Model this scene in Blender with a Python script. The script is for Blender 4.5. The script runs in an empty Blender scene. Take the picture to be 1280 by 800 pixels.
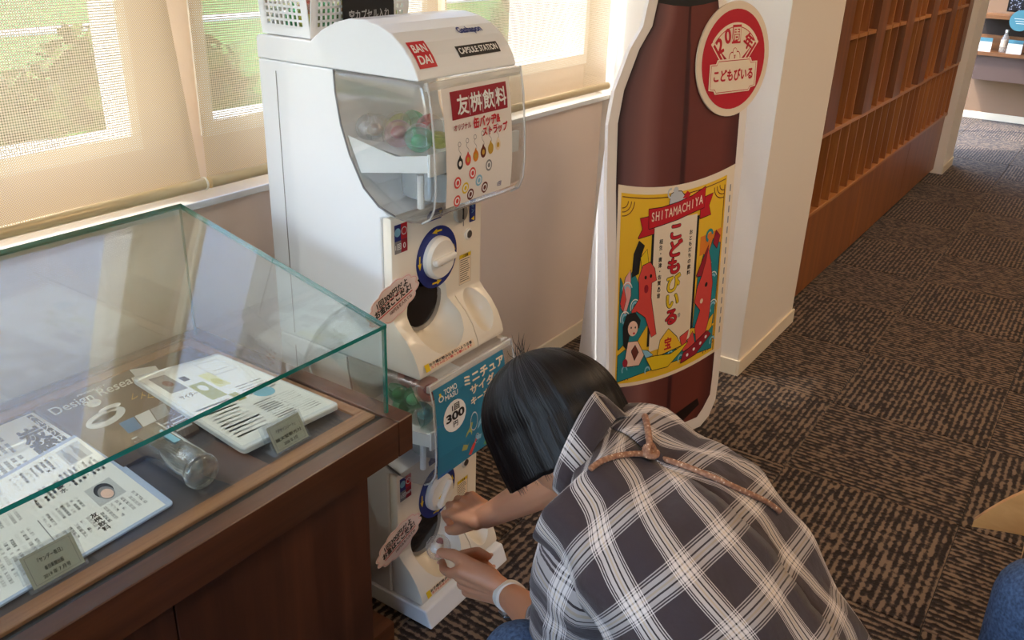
import bpy, bmesh, math, random
import numpy as np
from mathutils import Vector, Matrix, noise
from mathutils.bvhtree import BVHTree
random.seed(7)
SC = bpy.context.scene
COL = SC.collection
PI = math.pi

# ---------------------------------------------------------------- camera
FPX = 1112.0
_A = np.array([825., -465., FPX]); _V = np.array([-90., 2500., FPX])
_A /= np.linalg.norm(_A); _V -= _A*(_A@_V); _V /= np.linalg.norm(_V)
_B = np.cross(_A, _V)
if _B[2] < 0: _B = -_B
RM = np.array([_A, _B, -_V])          # world = RM @ (right, down, forward)
CAMZ = 1.5
_O = np.array([0., 0., CAMZ])
cam = bpy.data.objects.new('camera', bpy.data.cameras.new('camera')); COL.objects.link(cam)
cam.data.sensor_width = 36.0; cam.data.lens = 36.0*FPX/1280.0; cam.data.clip_start = 0.02; cam.data.clip_end = 300
cm = np.stack([RM[:, 0], -RM[:, 1], -RM[:, 2]], axis=1)
M4 = Matrix([list(cm[i])+[_O[i]] for i in range(3)]+[[0, 0, 0, 1]])
cam.matrix_world = M4
SC.camera = cam
def ray(u, v): return RM@np.array([u-640., v-400., FPX])
def at_z(u, v, z): r = ray(u, v); return Vector(_O+r*(z-CAMZ)/r[2])
def at_x(u, v, x): r = ray(u, v); return Vector(_O+r*x/r[0])
def at_y(u, v, y): r = ray(u, v); return Vector(_O+r*y/r[1])

# ---------------------------------------------------------------- world, sun, room lights, exposure
SC.view_settings.view_transform = 'Standard'; SC.view_settings.look = 'None'
SC.view_settings.gamma = 1.0; SC.view_settings.use_curve_mapping = False
SC.view_settings.exposure = 0.75
SC.cycles.transparent_max_bounces = 32; SC.cycles.max_bounces = 10; SC.cycles.diffuse_bounces = 6
W = bpy.data.worlds.new('world'); SC.world = W; W.use_nodes = True
nt = W.node_tree; bg = nt.nodes['Background']
sky = nt.nodes.new('ShaderNodeTexSky'); sky.sky_type = 'NISHITA'; sky.sun_disc = False
sky.sun_elevation = math.radians(60); sky.sun_rotation = math.radians(-37); sky.altitude = 0; sky.dust_density = 1.5
nt.links.new(sky.outputs[0], bg.inputs[0]); bg.inputs[1].default_value = 1.15
def add_light(name, kind, energy, loc, direction=None, color=(1, 1, 1), **kw):
    l = bpy.data.lights.new(name, kind); l.energy = energy; l.color = color
    for k, v in kw.items(): setattr(l, k, v)
    o = bpy.data.objects.new(name, l); COL.objects.link(o); o.location = loc
    if direction is not None: o.rotation_euler = Vector(direction).to_track_quat('-Z', 'Y').to_euler()
    return o
SUN_DIR = (0.42, -0.62, -1.3)
add_light('sun', 'SUN', 5.0, (0, 6, 6), SUN_DIR, (1.0, 0.95, 0.86), angle=0.006)
WARM = (1.0, 0.70, 0.44)
add_light('ceiling_lamp_light', 'AREA', 13, (2.6, -0.9, 2.54), (0, 0, -1), WARM, shape='SQUARE', size=0.6)
add_light('ceiling_lamp_light', 'AREA', 5.5, (0.3, -0.6, 2.54), (0, 0, -1), WARM, shape='SQUARE', size=0.6)
add_light('ceiling_lamp_light', 'AREA', 15, (5.0, -0.4, 2.54), (0, 0, -1), (1.0, .66, .38), shape='SQUARE', size=0.6)
add_light('ceiling_lamp_light', 'AREA', 5, (8.4, -0.3, 2.54), (0, 0, -1), (1.0, .8, .6), shape='SQUARE', size=0.6)

# ---------------------------------------------------------------- materials
def lin(c):
    if isinstance(c, str): c = [int(c[i:i+2], 16)/255 for i in (0, 2, 4)]
    return tuple((x/12.92 if x <= .04045 else ((x+.055)/1.055)**2.4) for x in c)+(1.0,)
_mc = {}
def mat(name, col, rough=.5, metal=0, spec=.5, trans=0, alpha=1, coat=0, bump=0, bscale=200, emit=0, sheen=0, sub=0):
    if name in _mc: return _mc[name]
    m = bpy.data.materials.new(name); m.use_nodes = True; n = m.node_tree; b = n.nodes['Principled BSDF']
    b.inputs['Base Color'].default_value = lin(col); b.inputs['Roughness'].default_value = rough; b.inputs['Metallic'].default_value = metal
    b.inputs['Specular IOR Level'].default_value = spec; b.inputs['Transmission Weight'].default_value = trans; b.inputs['Alpha'].default_value = alpha
    b.inputs['Coat Weight'].default_value = coat; b.inputs['Sheen Weight'].default_value = sheen; b.inputs['Subsurface Weight'].default_value = sub
    if sub: b.inputs['Subsurface Radius'].default_value = (.02, .008, .004); b.inputs['Subsurface Scale'].default_value = .5
    if emit: b.inputs['Emission Color'].default_value = lin(col); b.inputs['Emission Strength'].default_value = emit
    tc = n.nodes.new('ShaderNodeTexCoord'); nz = n.nodes.new('ShaderNodeTexNoise'); nz.inputs['Scale'].default_value = bscale
    n.links.new(tc.outputs['Object'], nz.inputs['Vector'])
    if bump:
        bp = n.nodes.new('ShaderNodeBump'); bp.inputs['Strength'].default_value = bump; bp.inputs['Distance'].default_value = .001
        n.links.new(nz.outputs['Fac'], bp.inputs['Height']); n.links.new(bp.outputs[0], b.inputs['Normal'])
    _mc[name] = m; return m
def newmat(name):
    m = bpy.data.materials.new(name); m.use_nodes = True; n = m.node_tree
    b = n.nodes['Principled BSDF']; _mc[name] = m
    return m, n, b, n.nodes['Material Output']
def N(n, t, **kw):
    x = n.nodes.new(t)
    for k, v in kw.items():
        if k.startswith('i_'): x.inputs[int(k[2:]) if k[2:].isdigit() else k[2:]].default_value = v
        else: setattr(x, k, v)
    return x
def ramp(n, stops, interp='LINEAR'):
    r = n.nodes.new('ShaderNodeValToRGB'); r.color_ramp.interpolation = interp; e = r.color_ramp.elements
    while len(e) < len(stops): e.new(.5)
    for el, (p, c) in zip(e, stops): el.position = p; el.color = c
    return r
def wood(name, c1, c2, axis=0, scale=1.0, rough=.38, coat=.15):
    m, n, b, out = newmat(name)
    tc = N(n, 'ShaderNodeTexCoord'); mp = N(n, 'ShaderNodeMapping')
    s = [38*scale]*3; s[axis] = 1.6*scale; mp.inputs['Scale'].default_value = s
    n.links.new(tc.outputs['Object'], mp.inputs[0])
    nz = N(n, 'ShaderNodeTexNoise', i_Scale=1.0, i_Detail=6.0, i_Roughness=.65, i_Distortion=.4); n.links.new(mp.outputs[0], nz.inputs['Vector'])
    r = ramp(n, [(.3, lin(c1)), (.52, lin([ (a+b_)/2 for a, b_ in zip(*[[int(c[i:i+2], 16)/255 for i in (0, 2, 4)] for c in (c1, c2)])])), (.7, lin(c2))])
    n.links.new(nz.outputs['Fac'], r.inputs[0]); n.links.new(r.outputs[0], b.inputs['Base Color'])
    bp = N(n, 'ShaderNodeBump', i_Strength=.15, i_Distance=.0006); n.links.new(nz.outputs['Fac'], bp.inputs['Height']); n.links.new(bp.outputs[0], b.inputs['Normal'])
    b.inputs['Roughness'].default_value = rough; b.inputs['Coat Weight'].default_value = coat; b.inputs['Coat Roughness'].default_value = .3
    return m
def clear(name, tint=(1, 1, 1), refl=.9, haze=.03, hz=(1, 1, 1), rough=.02, f0=.045, pw_=5.0, trans=.97):
    """thin clear sheet: lets light straight through, mirrors more at a grazing angle"""
    m, n, b, out = newmat(name); n.nodes.remove(b)
    tr = N(n, 'ShaderNodeBsdfTransparent'); tr.inputs[0].default_value = tuple(trans*t for t in tint)+(1,)
    gl = N(n, 'ShaderNodeBsdfGlossy', i_Roughness=rough); gl.inputs[0].default_value = (refl, refl, refl, 1)
    df = N(n, 'ShaderNodeBsdfDiffuse'); df.inputs[0].default_value = tuple(hz)+(1,)
    lw = N(n, 'ShaderNodeLayerWeight', i_Blend=.5); pw = N(n, 'ShaderNodeMath', operation='POWER', i_1=pw_); n.links.new(lw.outputs['Facing'], pw.inputs[0])
    fr = N(n, 'ShaderNodeMath', operation='MULTIPLY_ADD', i_1=.9, i_2=f0); n.links.new(pw.outputs[0], fr.inputs[0])
    m1 = N(n, 'ShaderNodeMixShader'); n.links.new(fr.outputs[0], m1.inputs[0]); n.links.new(tr.outputs[0], m1.inputs[1]); n.links.new(gl.outputs[0], m1.inputs[2])
    m2 = N(n, 'ShaderNodeMixShader', i_Fac=haze); n.links.new(m1.outputs[0], m2.inputs[1]); n.links.new(df.outputs[0], m2.inputs[2])
    n.links.new(m2.outputs[0], out.inputs[0]); return m

WHITE = mat('white_plastic', 'eef0f2', .32, coat=.2, bump=.06, bscale=900)
CREAM = mat('warmlit_white_plastic', 'f0e8d8', .34, coat=.2)  # white plastic of the machine fronts, warm room light put into the colour
BLACK = mat('black_plastic', '121214', .3)
GREYP = mat('grey_plastic', '8d8b88', .35)
ALU = mat('aluminium', 'd9dcdc', .35, metal=.6)
NAVY = mat('navy_print', '20307e', .4); RED = mat('red_print', 'c81e2c', .4); YEL = mat('yellow_print', 'e9c71f', .4)
INK = mat('ink', '1a1a1c', .6); PAPER = mat('paper', 'f0f0ee', .6); DARKRED = mat('dark_red_print', '9c1c30', .5)
GREY = mat('grey_print', '8a8a8c', .6); LGREY = mat('light_grey_print', 'c4c6c8', .6); PINK = mat('pink_print', 'e9a9a5', .6)
ORANGE = mat('orange_print', 'e58a2e', .5); GREEN = mat('green_print', '6aa36a', .5); TEAL = mat('teal_print', '1f8791', .5); BLUEP = mat('blue_print', '2a6fa0', .5)
LBLUE = mat('light_blue_print', '8cc4dc', .5); CORAL = mat('coral_print', 'dc4a42', .5); CREAMP = mat('cream_print', 'efdcc0', .55); BROWNP = mat('brown_print', '6a2f24', .5)
GOLD = mat('gold_print', 'c9a13c', .5); LABY = mat('label_yellow', 'f0bf2c', .5); SKINP = mat('skin_print', 'f0c8b4', .6); OLIVE = mat('olive_print', 'a8aa60', .6)
GLASS = clear('clear_glass', (.965, 1, .99), haze=.008, trans=.985, f0=.10, pw_=3.6)
GLASSEDGE = mat('glass_edge', '14796e', .08, trans=.2, coat=.6, emit=0)
ACRYL = clear('clear_acrylic', (.97, .98, 1), haze=.05)
DOME = clear('clear_dome', (.96, .96, .94), haze=.05, rough=.05, f0=.09, pw_=3.5)
WINGL = clear('window_glass', (.97, .98, .98), haze=.0)
# ---------------------------------------------------------------- mesh helpers
def wloc(o):
    v = Vector((0, 0, 0))
    while o is not None: v += o.location; o = o.parent
    return v
class MB:
    def __init__(s): s.v = []; s.f = []; s.m = []; s.uv = {}
    def add(s, vs, fs, m=0, uvs=None):
        b = len(s.v); s.v += [Vector(p) for p in vs]
        for i, f in enumerate(fs):
            if uvs: s.uv[len(s.f)] = [uvs[k] for k in f]
            s.f.append([k+b for k in f]); s.m.append(m)
        return s
    def box(s, x0, x1, y0, y1, z0, z1, m=0):
        P = [(x, y, z) for z in (z0, z1) for y in (y0, y1) for x in (x0, x1)]
        return s.add(P, [(0, 2, 3, 1), (4, 5, 7, 6), (0, 1, 5, 4), (2, 6, 7, 3), (0, 4, 6, 2), (1, 3, 7, 5)], m)
    def obox(s, c, X, Y, Z, m=0):
        c, X, Y, Z = map(Vector, (c, X, Y, Z))
        P = [c+X*i+Y*j+Z*k for k in (-1, 1) for j in (-1, 1) for i in (-1, 1)]
        return s.add(P, [(0, 2, 3, 1), (4, 5, 7, 6), (0, 1, 5, 4), (2, 6, 7, 3), (0, 4, 6, 2), (1, 3, 7, 5)], m)
    def prism(s, poly, F, a0, a1, m=0, mside=None):
        """poly 2D, F(p,q,a) -> 3D"""
        n = len(poly); P = [F(p, q, a0) for p, q in poly]+[F(p, q, a1) for p, q in poly]
        s.add(P, [list(range(n))[::-1], list(range(n, 2*n))], m)
        b = len(s.v)-2*n
        for i in range(n):
            j = (i+1) % n; s.f.append([b+i, b+j, b+n+j, b+n+i]); s.m.append(m if mside is None else mside)
        return s
    def tube(s, pts, r, n=8, m=0, cap=True):
        pts = [Vector(p) for p in pts]; K = len(pts)
        rr = r if hasattr(r, '__len__') else [r]*K
        t0 = (pts[1]-pts[0]).normalized(); a = t0.orthogonal().normalized(); V_ = []; 
        for i, p in enumerate(pts):
            t = ((pts[min(i+1, K-1)]-pts[max(i-1, 0)])).normalized()
            a = (a-t*a.dot(t)).normalized(); b = t.cross(a)
            V_ += [p+(a*math.cos(2*PI*k/n)+b*math.sin(2*PI*k/n))*rr[i] for k in range(n)]
        F = [(i*n+k, i*n+(k+1) % n, (i+1)*n+(k+1) % n, (i+1)*n+k) for i in range(K-1) for k in range(n)]
        if cap: F += [list(range(n))[::-1], list(range((K-1)*n, K*n))]
        return s.add(V_, F, m)
    def lathe(s, prof, c=(0, 0, 0), ax=(0, 0, 1), n=24, m=0, cap=True):
        ax = Vector(ax).normalized(); a = ax.orthogonal().normalized(); b = ax.cross(a); c = Vector(c); V_ = []
        for r, h in prof: V_ += [c+ax*h+(a*math.cos(2*PI*k/n)+b*math.sin(2*PI*k/n))*max(r, 1e-5) for k in range(n)]
        K = len(prof); F = [(i*n+k, i*n+(k+1) % n, (i+1)*n+(k+1) % n, (i+1)*n+k) for i in range(K-1) for k in range(n)]
        if cap: F += [list(range(n))[::-1], list(range((K-1)*n, K*n))]
        return s.add(V_, F, m)
    def ball(s, c, r, n=12, m=0, k=8, R=None):
        c = Vector(c); rx, ry, rz = r if hasattr(r, '__len__') else (r, r, r); V_ = []; 
        for i in range(k+1):
            t = PI*i/k
            for j in range(n):
                q = Vector((rx*math.sin(t)*math.cos(2*PI*j/n), ry*math.sin(t)*math.sin(2*PI*j/n), rz*math.cos(t)))
                V_.append(c+(R@q if R is not None else q))
        F = [(i*n+j, (i+1)*n+j, (i+1)*n+(j+1) % n, i*n+(j+1) % n) for i in range(k) for j in range(n)]
        return s.add(V_, F, m)
    def build(s, name, mats, parent=None, smooth=False, bevel=0, seg=2, auto=None, merge=False):
        me = bpy.data.meshes.new(name); o0 = wloc(parent) if parent is not None else Vector((0, 0, 0))
        loc = Vector((0, 0, 0))
        if parent is None and s.v:      # top-level mesh: origin at its base
            xs = np.array([tuple(v) for v in s.v]); loc = Vector(((xs[:, 0].min()+xs[:, 0].max())/2, (xs[:, 1].min()+xs[:, 1].max())/2, xs[:, 2].min())); o0 = loc
        me.from_pydata([tuple(v-o0) for v in s.v], [], s.f)
        if not isinstance(mats, (list, tuple)): mats = [mats]
        for m in mats: me.materials.append(m)
        me.polygons.foreach_set('material_index', s.m)
        if s.uv:
            ul = me.uv_layers.new(name='UVMap')
            for p in me.polygons:
                if p.index in s.uv:
                    for li, uvc in zip(p.loop_indices, s.uv[p.index]): ul.data[li].uv = uvc
        if merge:
            bm = bmesh.new(); bm.from_mesh(me); bmesh.ops.remove_doubles(bm, verts=bm.verts, dist=1e-5); bm.to_mesh(me); bm.free()
        if smooth: me.polygons.foreach_set('use_smooth', [True]*len(me.polygons))
        me.update(); o = bpy.data.objects.new(name, me); COL.objects.link(o); o.location = loc
        if parent is not None: o.parent = parent
        if bevel:
            b = o.modifiers.new('bevel', 'BEVEL'); b.width = bevel; b.segments = seg; b.limit_method = 'ANGLE'; b.angle_limit = math.radians(35)
            if smooth is False: pass
        if auto is not None:
            for p in me.polygons: p.use_smooth = True
            me.set_sharp_from_angle(angle=math.radians(auto))
        return o
def tag(o, label=None, cat=None, group=None, kind=None):
    if label: o['label'] = label
    if cat: o['category'] = cat
    if group: o['group'] = group
    if kind: o['kind'] = kind
    return o
def root(name, loc, label, cat, group=None):
    o = bpy.data.objects.new(name, None); COL.objects.link(o); o.location = Vector(loc); o.empty_display_size = .05
    return tag(o, label, cat, group)
def copy_tree(o, parent=None):
    c = o.copy(); COL.objects.link(c); c.parent = parent
    for ch in [x for x in o.children]: copy_tree(ch, c)
    return c
def struct(mb, name, mats, parent=None, **kw):
    o = mb.build(name, mats, parent, **kw)
    if parent is None: o['kind'] = 'structure'
    return o
# lettering: glyph outlines of Blender's own font, flattened to a thin print
_tx = {}
def glyphs(txt, bold=0.0):
    k = (txt, bold)
    if k not in _tx:
        c = bpy.data.curves.new('lettering', 'FONT'); c.body = txt; c.resolution_u = 5; c.align_x = 'CENTER'; c.align_y = 'CENTER'; c.offset = bold; c.fill_mode = 'FRONT'
        o = bpy.data.objects.new('lettering', c)
        me = o.to_mesh(); _tx[k] = ([(v.co.x, v.co.y) for v in me.vertices], [tuple(p.vertices) for p in me.polygons])
        o.to_mesh_clear(); bpy.data.objects.remove(o); bpy.data.curves.remove(c)
    return _tx[k]
class Print:
    """flat print in 2D sheet coordinates; F(u,v,h) puts it on its real surface"""
    def __init__(s, F): s.F = F; s.mb = MB(); s.mats = []; s.h = .0003
    def mi(s, m):
        if m not in s.mats: s.mats.append(m)
        return s.mats.index(m)
    def poly(s, pts, m, h=None, div=0):
        h = s.h if h is None else h
        s.mb.add([s.F(u, v, h) for u, v in pts], [list(range(len(pts)))], s.mi(m)); return s
    def rect(s, u0, v0, u1, v1, m, h=None, n=1):
        h = s.h if h is None else h
        P = []; F = []
        for i in range(n+1):
            v = v0+(v1-v0)*i/n; P += [s.F(u0, v, h), s.F(u1, v, h)]
            if i: F.append((2*i-2, 2*i-1, 2*i+1, 2*i))
        s.mb.add(P, F, s.mi(m)); return s
    def disc(s, u, v, r, m, h=None, n=20, ry=None, a0=0, a1=2*PI, rot=0):
        ry = ry or r; full = abs(a1-a0-2*PI) < 1e-6; k = n if full else n+1; pts = []
        for i in range(k):
            a = a0+(a1-a0)*i/n; x, y = r*math.cos(a), ry*math.sin(a); pts.append((u+x*math.cos(rot)-y*math.sin(rot), v+x*math.sin(rot)+y*math.cos(rot)))
        if not full: pts.append((u, v))
        return s.poly(pts, m, h)
    def ring(s, u, v, r0, r1, m, h=None, n=28, a0=0, a1=2*PI, sy=1):
        h = s.h if h is None else h; P = []; F = []
        for i in range(n+1):
            a = a0+(a1-a0)*i/n; P += [s.F(u+r0*math.cos(a), v+r0*sy*math.sin(a), h), s.F(u+r1*math.cos(a), v+r1*sy*math.sin(a), h)]
            if i: F.append((2*i-2, 2*i-1, 2*i+1, 2*i))
        s.mb.add(P, F, s.mi(m)); return s
    def line(s, pts, w, m, h=None):
        h = s.h if h is None else h; P = []; F = []
        for i, p in enumerate(pts):
            q0 = pts[max(i-1, 0)]; q1 = pts[min(i+1, len(pts)-1)]; dx, dy = q1[0]-q0[0], q1[1]-q0[1]; L = math.hypot(dx, dy) or 1
            nx, ny = -dy/L*w/2, dx/L*w/2; P += [s.F(p[0]+nx, p[1]+ny, h), s.F(p[0]-nx, p[1]-ny, h)]
            if i: F.append((2*i-2, 2*i-1, 2*i+1, 2*i))
        s.mb.add(P, F, s.mi(m)); return s
    def text(s, t, u, v, size, m, bold=.02, h=None, rot=0, sx=1.0, w=None):
        h = s.h+.0002 if h is None else h; V_, F = glyphs(t, 0)
        if w and V_:
            xs = [p[0] for p in V_]; sx = w/((max(xs)-min(xs))*size)
        c, q = math.cos(rot), math.sin(rot)
        k = bold*.75; offs = [(0, 0)] if not bold else [(k, 0), (-k, 0), (0, k), (0, -k), (k*.7, k*.7), (-k*.7, k*.7), (k*.7, -k*.7), (-k*.7, -k*.7)]
        for io, (dx, dy) in enumerate(offs): s.mb.add([s.F(u+((x+dx)*sx*size)*c-((y+dy)*size)*q, v+((x+dx)*sx*size)*q+((y+dy)*size)*c, h+io*.00003) for x, y in V_], F, s.mi(m))
        return s
    def vtext(s, t, u, v, size, m, pitch=None, **kw):
        pitch = pitch or size*1.05
        for i, ch in enumerate(t): s.text(ch, u, v-i*pitch, size, m, **kw)
        return s
    def build(s, name, parent): return s.mb.build(name, s.mats, parent)
def plane_map(o, U, V_, Nn):
    o, U, V_, Nn = map(Vector, (o, U, V_, Nn))
    return lambda u, v, h: o+U*u+V_*v+Nn*h
# ================================================================ SETTING
XP = 2.916; YW = 1.574
WALLM = mat('wall_paint', 'e3d1c3', .85, bump=.3, bscale=260)
PIERM = mat('pillar_paint', 'ebe2d6', .85, bump=.3, bscale=260)
TRIMM = mat('trim_cream', 'e8dcc6', .5)
CEILM = mat('ceiling_paint', 'e8e4dc', .9)
FRAMEM = mat('window_frame_white', 'f0efec', .4)
def carpet(name, dark, light):
    m, n, b, out = newmat(name)
    tc = N(n, 'ShaderNodeTexCoord'); oi = N(n, 'ShaderNodeObjectInfo')
    sc = N(n, 'ShaderNodeVectorMath', operation='SCALE', i_Scale=37.0)
    cb = N(n, 'ShaderNodeCombineXYZ'); n.links.new(oi.outputs['Random'], cb.inputs[1]); n.links.new(oi.outputs['Random'], cb.inputs[2])
    n.links.new(cb.outputs[0], sc.inputs[0]); ad = N(n, 'ShaderNodeVectorMath', operation='ADD'); n.links.new(tc.outputs['Object'], ad.inputs[0]); n.links.new(sc.outputs[0], ad.inputs[1])
    mp = N(n, 'ShaderNodeMapping'); mp.inputs['Scale'].default_value = (52, 48, 1); n.links.new(ad.outputs[0], mp.inputs[0])
    n1 = N(n, 'ShaderNodeTexNoise', i_Scale=1.0, i_Detail=1.0); n.links.new(mp.outputs[0], n1.inputs['Vector'])
    # ribs: light yarn rows 1.9 cm apart, broken into dashes
    sx = N(n, 'ShaderNodeSeparateXYZ'); n.links.new(tc.outputs['Object'], sx.inputs[0])
    mu = N(n, 'ShaderNodeMath', operation='MULTIPLY', i_1=2*PI/.0195); n.links.new(sx.outputs[0], mu.inputs[0])
    sn = N(n, 'ShaderNodeMath', operation='SINE'); n.links.new(mu.outputs[0], sn.inputs[0])
    s2 = N(n, 'ShaderNodeMath', operation='MULTIPLY', i_1=.16); n.links.new(sn.outputs[0], s2.inputs[0])
    a1 = N(n, 'ShaderNodeMath', operation='ADD'); n.links.new(s2.outputs[0], a1.inputs[0]); n.links.new(n1.outputs['Fac'], a1.inputs[1])
    n2 = N(n, 'ShaderNodeTexNoise', i_Scale=330.0, i_Detail=2.0); n.links.new(ad.outputs[0], n2.inputs['Vector'])
    s3 = N(n, 'ShaderNodeMath', operation='MULTIPLY_ADD', i_1=.36, i_2=-.18); n.links.new(n2.outputs['Fac'], s3.inputs[0])
    a2 = N(n, 'ShaderNodeMath', operation='ADD'); n.links.new(a1.outputs[0], a2.inputs[0]); n.links.new(s3.outputs[0], a2.inputs[1])
    r = ramp(n, [(.42, lin(dark)), (.52, lin('43362f')), (.64, lin(light))]); n.links.new(a2.outputs[0], r.inputs[0]); n.links.new(r.outputs[0], b.inputs['Base Color'])
    bp = N(n, 'ShaderNodeBump', i_Strength=.8, i_Distance=.004); n.links.new(a2.outputs[0], bp.inputs['Height']); n.links.new(bp.outputs[0], b.inputs['Normal'])
    b.inputs['Roughness'].default_value = .95; b.inputs['Specular IOR Level'].default_value = .1; b.inputs['Sheen Weight'].default_value = .15
    return m
CARPET = carpet('carpet_tile_loop', '231a17', '7a6654')
fl = struct(MB().box(-3, 11, -4, 2.2, -.1, -.008), 'floor', mat('subfloor', '241c1a', .95))
tm = MB().box(-.2492, .2492, -.2492, .2492, -.008, 0).build('carpet_tile', CARPET, None, bevel=.002, seg=1)
tm.data.transform(Matrix.Translation((0, 0, -.008)))
tmesh = tm.data; first = True
for i in range(-1, 19):
    for j in range(-5, 3):
        x, y = 1.70+.5*i-.02, .33+.5*j
        if x < .4 and i > 20: continue
        if math.hypot(x, y) > 10.4: continue
        o = tm if first else tm.copy()
        if not first: COL.objects.link(o)
        first = False
        o.parent = fl; o.location = Vector((x, y, 0))-fl.location; o.rotation_euler.z = PI/2*((i+j) % 2)
# window wall
w = MB(); w.box(-3, XP+.3, YW, 1.80, 0, .94); w.box(-3, XP+.3, 1.66, 1.738, .94, 1.06)
w.box(-3, XP+.3, 1.66, 1.738, 2.25, 2.7); w.box(-3, -2.9, 1.66, 1.738, 1.06, 2.25); w.box(-1.42, -1.3, 1.66, 1.738, 1.06, 2.25)
w.box(1.08, 1.235, 1.66, 1.738, 1.06, 2.25); w.box(2.0, 2.06, 1.66, 1.738, 1.06, 2.25); w.box(2.90, XP+.3, 1.66, 1.738, 1.06, 2.25)
struct(w, 'wall_window_side', WALLM)
struct(MB().box(-3, XP, 1.545, 1.665, .932, .948), 'trim_1', ALU, bevel=.002)
tag(COL.objects[-1], kind='structure')
def window(n, x0, x1, z0, z1, mull):
    f = MB(); t = .024
    f.box(x0, x1, 1.64, 1.73, z0-.01, z0+t); f.box(x0, x1, 1.64, 1.73, z1-t, z1); f.box(x0, x0+t, 1.64, 1.73, z0+t, z1-t); f.box(x1-t, x1, 1.64, 1.73, z0+t, z1-t)
    for mx in mull: f.box(mx-.02, mx+.02, 1.655, 1.715, z0+t, z1-t)
    o = struct(f, 'window_%d' % n, FRAMEM, bevel=.003)
    MB().box(x0+t, x1-t, 1.684, 1.69, z0+t, z1-t).build('pane', WINGL, o)
window(5, -2.9, -1.42, 1.06, 2.25, [-2.16]); window(1, -1.3, 1.08, 1.06, 2.25, [-.1]); window(2, 1.235, 2.0, 1.06, 2.25, []); window(3, 2.06, 2.90, 1.06, 2.25, [])  # leftmost window, unblinded, is added out of view to light the machine's side
struct(MB().box(XP-.0, 3.53, .93, 2.0, 0, 2.7), 'wall_pillar', PIERM, bevel=.002)
def base(n, x0, x1, y0, y1): struct(MB().box(x0, x1, y0, y1, 0, .062), n, TRIMM, bevel=.002, seg=1)
base('baseboard_pillar_front', XP-.008, 3.538, .921, .93); base('baseboard_pillar_side', XP-.009, XP, .93, YW); base('baseboard_window_side', -3, XP, YW-.009, YW)
struct(MB().box(3.53, 6.76, 1.26, 1.4, 0, 2.7), 'wall_behind_shelving', PIERM)
struct(MB().box(6.76, 7.12, .93, 1.6, 0, 2.7), 'wall_end_pier', PIERM); base('baseboard_end_pier', 6.752, 7.128, .921, .93)
# far room: side wall with a tall glazed opening, far wall
w = MB(); w.box(7.12, 7.3, 1.5, 1.6, 0, 2.7); w.box(9.2, 9.5, 1.5, 1.6, 0, 2.7); w.box(7.3, 9.2, 1.5, 1.6, 2.3, 2.7); struct(w, 'wall_far_side', PIERM)
f = MB(); f.box(7.3, 9.2, 1.52, 1.58, 0, .05); f.box(7.3, 9.2, 1.52, 1.58, 2.25, 2.3)
for x in (7.3, 8.23, 9.15): f.box(x, x+.05, 1.52, 1.58, .05, 2.25)
o = struct(f, 'window_4', FRAMEM); MB().box(7.35, 9.15, 1.548, 1.554, .05, 2.25).build('pane', WINGL, o)
struct(MB().box(9.3, 9.5, -4, 1.6, 0, 2.7), 'wall_far', mat('far_wall_paint', '8c705a', .9)); base('baseboard_far', 9.29, 9.3, -4, 1.5)
struct(MB().box(-3.1, -2.9, -4, -1.6, 0, 2.7).box(-3.1, -2.9, 1.45, 1.8, 0, 2.7).box(-3.1, -2.9, -1.6, 1.45, 0, .8).box(-3.1, -2.9, -1.6, 1.45, 2.35, 2.7), 'wall_left', WALLM)
f = MB(); f.box(-3.05, -2.97, -1.6, 1.45, .8, .86).box(-3.05, -2.97, -1.6, 1.45, 2.29, 2.35)  # unseen window added to the left wall, bringing skylight onto machine and pillar
for yy in (-1.6, -.11, 1.39): f.box(-3.05, -2.97, yy, yy+.06, .86, 2.29)
o = struct(f, 'window_6', FRAMEM); MB().box(-3.012, -3.006, -1.54, 1.39, .86, 2.29).build('pane', WINGL, o); struct(MB().box(-3, 9.5, -4.1, -3.9, 0, 2.7), 'wall_back', WALLM)
struct(MB().box(-3.1, 9.5, -4.1, 1.81, 2.6, 2.75), 'ceiling', CEILM)
for k, (x, y) in enumerate([(2.6, -.9), (.3, -.6), (5.0, -.4), (8.4, -.3)]):
    r = root('ceiling_light', (x, y, 2.55), ['square ceiling light above the right of the room', 'square ceiling light behind the camera', 'square ceiling light over the lattice shelving aisle', 'square ceiling light in the far room'][k], 'ceiling light')
    f = MB()
    for a, b_, c, d in ((-.34, .34, -.34, -.31), (-.34, .34, .31, .34), (-.34, -.31, -.31, .31), (.31, .34, -.31, .31)): f.box(x+a, x+b_, y+c, y+d, 2.55, 2.6)
    f.build('frame', FRAMEM, r); MB().box(x-.31, x+.31, y-.31, y+.31, 2.57, 2.58).build('diffuser', mat('lamp_diffuser', 'ffe8c8', .5, emit=3.0), r)

# ---------------------------------------------------------------- outside
def ground_mat(name, c1, c2, s):
    m, n, b, out = newmat(name); tc = N(n, 'ShaderNodeTexCoord'); nz = N(n, 'ShaderNodeTexNoise', i_Scale=s, i_Detail=6.0); n.links.new(tc.outputs['Object'], nz.inputs['Vector'])
    r = ramp(n, [(.35, lin(c1)), (.65, lin(c2))]); n.links.new(nz.outputs['Fac'], r.inputs[0]); n.links.new(r.outputs[0], b.inputs['Base Color']); b.inputs['Roughness'].default_value = .9; return m
def outside(mb, name, m): return struct(mb, name, m)
outside(MB().box(-40, 60, 6.6, 60, -.9, -.6), 'lawn', ground_mat('grass', '2a5a10', '4c8a1e', 3))
outside(MB().box(-40, 60, 2.0, 6.6, -.9, -.58), 'pavement', ground_mat('concrete', '46494c', '56595b', 2))
outside(MB().box(-40, 60, 16.5, 17.2, -.6, -.56), 'kerb', mat('kerb_white', 'e4e4e0', .8))
LEAF = ground_mat('shrub_leaves', '2c4416', '5e7428', 5)
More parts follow.
